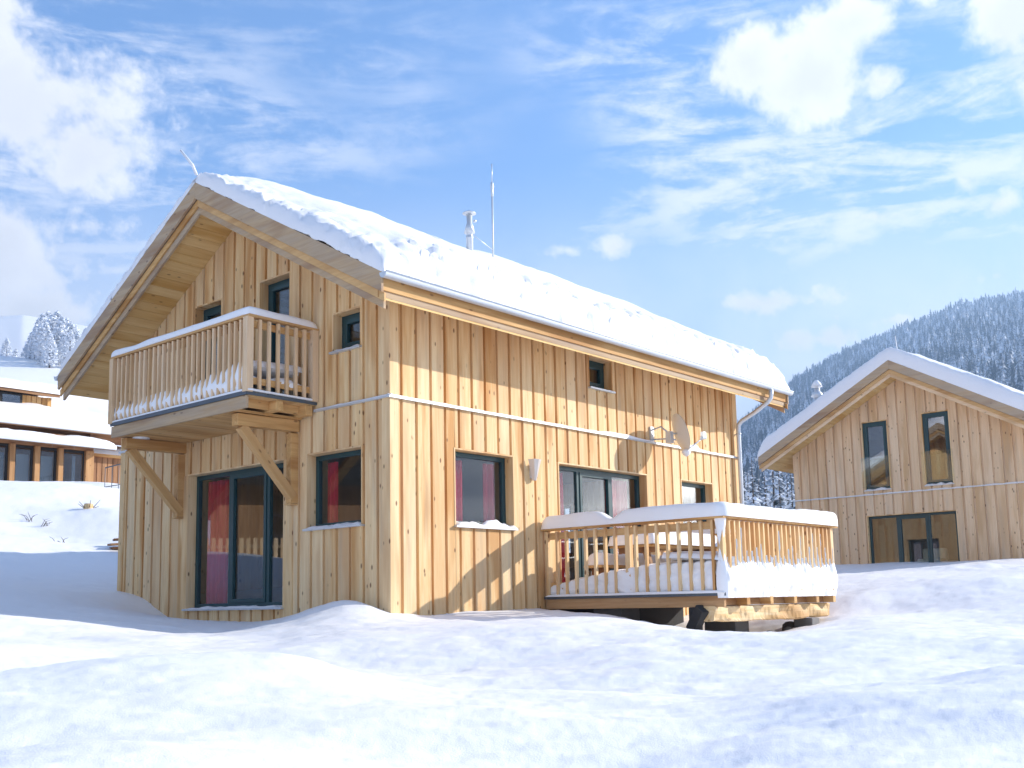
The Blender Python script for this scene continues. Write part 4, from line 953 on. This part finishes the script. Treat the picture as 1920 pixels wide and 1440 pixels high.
def forest(name, azr, Dr, spacing, hr, m, seed, lab, zfun=None, tm=None, dens=None):
    rs = np.random.RandomState(seed); temps = [conifer_np(1, .19, 5, 4, seed+i) for i in range(5)]
    area = math.radians(azr[1]-azr[0])*(Dr[1]**2-Dr[0]**2)/2; n = int(area/spacing**2)
    D = np.sqrt(rs.uniform(Dr[0]**2, Dr[1]**2, n)); A = np.radians(rs.uniform(*azr, n)); x = CAM[0]+D*np.cos(A); y = CAM[1]+D*np.sin(A)
    keep = np.ones(n, bool)
    if dens is not None: keep = rs.uniform(0, 1, n) < dens(np.degrees(A), D, x, y)
    x, y, D, A = x[keep], y[keep], D[keep], A[keep]; n = len(x)
    z = ground_z(x, y)-.5; h = rs.uniform(*hr, n)*(.8+.5*rs.rand(n)**3); Vs = []; Fs = []; Rs = []; o = 0
    which = rs.randint(0, len(temps), n); rot = rs.uniform(0, 6.28, n); wd = rs.uniform(.9, 1.7, n)
    for k in range(len(temps)):
        idx = np.where(which == k)[0]; tv, tf = temps[k]; c, s = np.cos(rot[idx])[:, None], np.sin(rot[idx])[:, None]; hh = h[idx][:, None]; ww = hh*wd[idx][:, None]
        vx = (tv[None, :, 0]*c-tv[None, :, 1]*s)*ww+x[idx][:, None]; vy = (tv[None, :, 0]*s+tv[None, :, 1]*c)*ww+y[idx][:, None]; vz = tv[None, :, 2]*hh+z[idx][:, None]
        Vs.append(np.stack([vx, vy, vz], -1).reshape(-1, 3)); Fs.append((tf[None]+(np.arange(len(idx))*len(tv))[:, None, None]).reshape(-1, 3)+o); o += len(idx)*len(tv); Rs.append(np.repeat(rs.rand(len(idx)), len(tv)))
    ob = npmesh(name, np.concatenate(Vs), np.concatenate(Fs), m, None, False, np.concatenate(Rs)); tag(ob, lab, 'forest', None, 'stuff'); return ob
def dn(a, D, x, y):
    # thinner towards the foot, clearings
    return np.clip(.35+.65*np.clip((D-330)/200, 0, 1)+.35*fbm(x, y, 0, .012, 3, 90), 0, 1)
forest('forest', (3, 36), (300, 1520), 6.6, (8, 13.5), M['tree'], 5, 'far-off frosted forest covering the mountain at the right', dens=dn)
def conifer(h, r, seed, m, loc, lab, group):
    rs = random.Random(seed); t = thing('spruce_tree', lab, 'tree', loc, rs.uniform(0, 6.28), group)
    b = MB(); b.tube([(0, 0, -.5), (0, 0, h*.55), (0, 0, h*.96)], [r*.07, r*.045, .015], 7); b.build('trunk', M['bark'], t)
    b = MB(); tiers = 17
    for i in range(tiers):
        f = i/tiers; z = h*(.07+.90*f); rr = r*(1-f)**.9+.05; nb = max(5, int(11*(1-f)+4)); ph = rs.uniform(0, 6.28)
        for k in range(nb):
            a = ph+2*math.pi*k/nb+rs.uniform(-.2, .2); l = rr*rs.uniform(.65, 1.15); w_ = l*rs.uniform(.16, .26)+.05; c, s = math.cos(a), math.sin(a); dr = l*rs.uniform(.25, .5); zz = z+rs.uniform(-.02, .02)*h
            p = [(0, 0, zz), (c*l*.5-s*w_, s*l*.5+c*w_, zz-dr*.45), (c*l, s*l, zz-dr), (c*l*.5+s*w_, s*l*.5-c*w_, zz-dr*.45), (c*l*.5, s*l*.5, zz-dr*.1+.06*l), (c*l*.45, s*l*.45, zz-dr*.65-.12*l)]
            b.add(p, [(0, 4, 1), (1, 4, 2), (2, 4, 3), (3, 4, 0), (0, 1, 5), (1, 2, 5), (2, 3, 5), (3, 0, 5)], rs.random())
    b.build('crown', m, t); return t
k = 0
for (px, D, h) in ((1392, 96, 10.5), (1404, 120, 13.5), (1413, 84, 9.5), (1424, 105, 10.5), (1436, 78, 7.6), (1452, 92, 11.8), (1463, 88, 9.6), (1478, 110, 11.5), (1486, 80, 8.0), (1398, 150, 17), (1444, 150, 14), (1470, 165, 18)):
    x, y = pol(az_of(px), D); k += 1
    pos = ['leftmost dark snowy spruce close beside the downpipe', 'tall snowy spruce just right of the downpipe', 'short snowy spruce second from the downpipe', 'snowy spruce left of the small clearing between the chalets', 'smallest snowy spruce standing in the clearing between the chalets', 'pointed snowy spruce in the middle of the gap right of the clearing', 'snowy spruce right beside the pointed one in the gap', 'snowy spruce under the tip of the right chalet roof', 'short snowy spruce against the right chalet wall', 'farther tall spruce behind the downpipe', 'farther spruce behind the clearing between the chalets', 'farthest tall spruce behind the right chalet roof tip'][k-1]
    conifer(h, h*.17, 100+k, M['tree_near'], (x, y, gz(x, y)-.3), pos, 'snowy spruces between the two chalets')
rs = random.Random(4)
LT = [(-30, 350, 9), (-8, 345, 10), (10, 350, 8), (30, 340, 7), (52, 338, 15), (60, 330, 15.5), (70, 335, 17.5), (79, 326, 16), (88, 332, 17.5), (97, 322, 15.5), (106, 326, 15), (114, 318, 14), (121, 322, 12), (128, 315, 10.5), (136, 318, 9.5), (144, 312, 9), (66, 318, 11), (84, 312, 10), (101, 308, 9.5), (151, 310, 10), (160, 312, 9)] + [(38+9.5*i, 322-(i*37 % 30), 9.0+(i*53 % 40)/9.0-(3.0 if i > 9 else 0)) for i in range(13)]
def frost_tree(h, seed, loc, lab, group):
    rs = random.Random(seed); t = thing('frosted_tree', lab, 'tree', loc, rs.uniform(0, 6.28), group)
    b = MB(); b.tube([(0, 0, -1), (0, 0, h*.5), (0, 0, h*.9)], [.25, .16, .04], 6); b.build('trunk', M['bark'], t)
    b = MB(); w_ = h*rs.uniform(.20, .27)
    for i in range(560):
        f = rs.random()**.9; rad = w_*math.sin(math.pi*min(1, .20+f*.80))**.7*(1-.35*f)*1.15*math.sqrt(rs.uniform(.15, 1)); a = rs.uniform(0, 6.28); p = Vector((rad*math.cos(a), rad*math.sin(a), h*(.01+.97*f)))
        s = h*rs.uniform(.03, .06); d = [Vector((rs.uniform(-1, 1), rs.uniform(-1, 1), rs.uniform(-.4, 1))).normalized()*s for _ in range(4)]
        b.add([p+d[0], p+d[1], p+d[2], p+d[3]], [(0, 1, 2), (0, 2, 3), (0, 3, 1), (1, 3, 2)], rs.random())
    b.build('crown', M['tree_frost'], t)
lt = ['white frosted tree at the left edge, outermost', 'white frosted tree at the very left edge of the hilltop', 'small frosted tree between the left edge and the hilltop clump', 'low frosted tree at the foot of the hilltop clump, left side']
for i, (px, D, h) in enumerate(LT):
    x, y = pol(az_of(px), D); lab = lt[i] if i < 4 else 'white frosted tree in the dense clump on the hilltop at the left'
    frost_tree(h*.86, 200+i, (x, y, gz(x, y)), lab, 'frosted trees on the left hilltop')

# ------------------------------------------------------------ haze
hz = MB(); hz.box(-1900, 1900, -1900, 1900, -8, 425)
m = bpy.data.materials.new('haze_air'); m.use_nodes = True; t = NT(m.node_tree); t.n.remove(t.n['Principled BSDF'])
pv = t.new('ShaderNodeVolumePrincipled'); pv.inputs['Density'].default_value = .00056; pv.inputs['Color'].default_value = (.47, .69, 1.0, 1); pv.inputs['Anisotropy'].default_value = .2
t.l.new(pv.outputs[0], t.n['Material Output'].inputs['Volume'])
HAZE = True
if HAZE: tag(hz.build('haze', m), 'pale blue winter air', None, None, 'stuff')
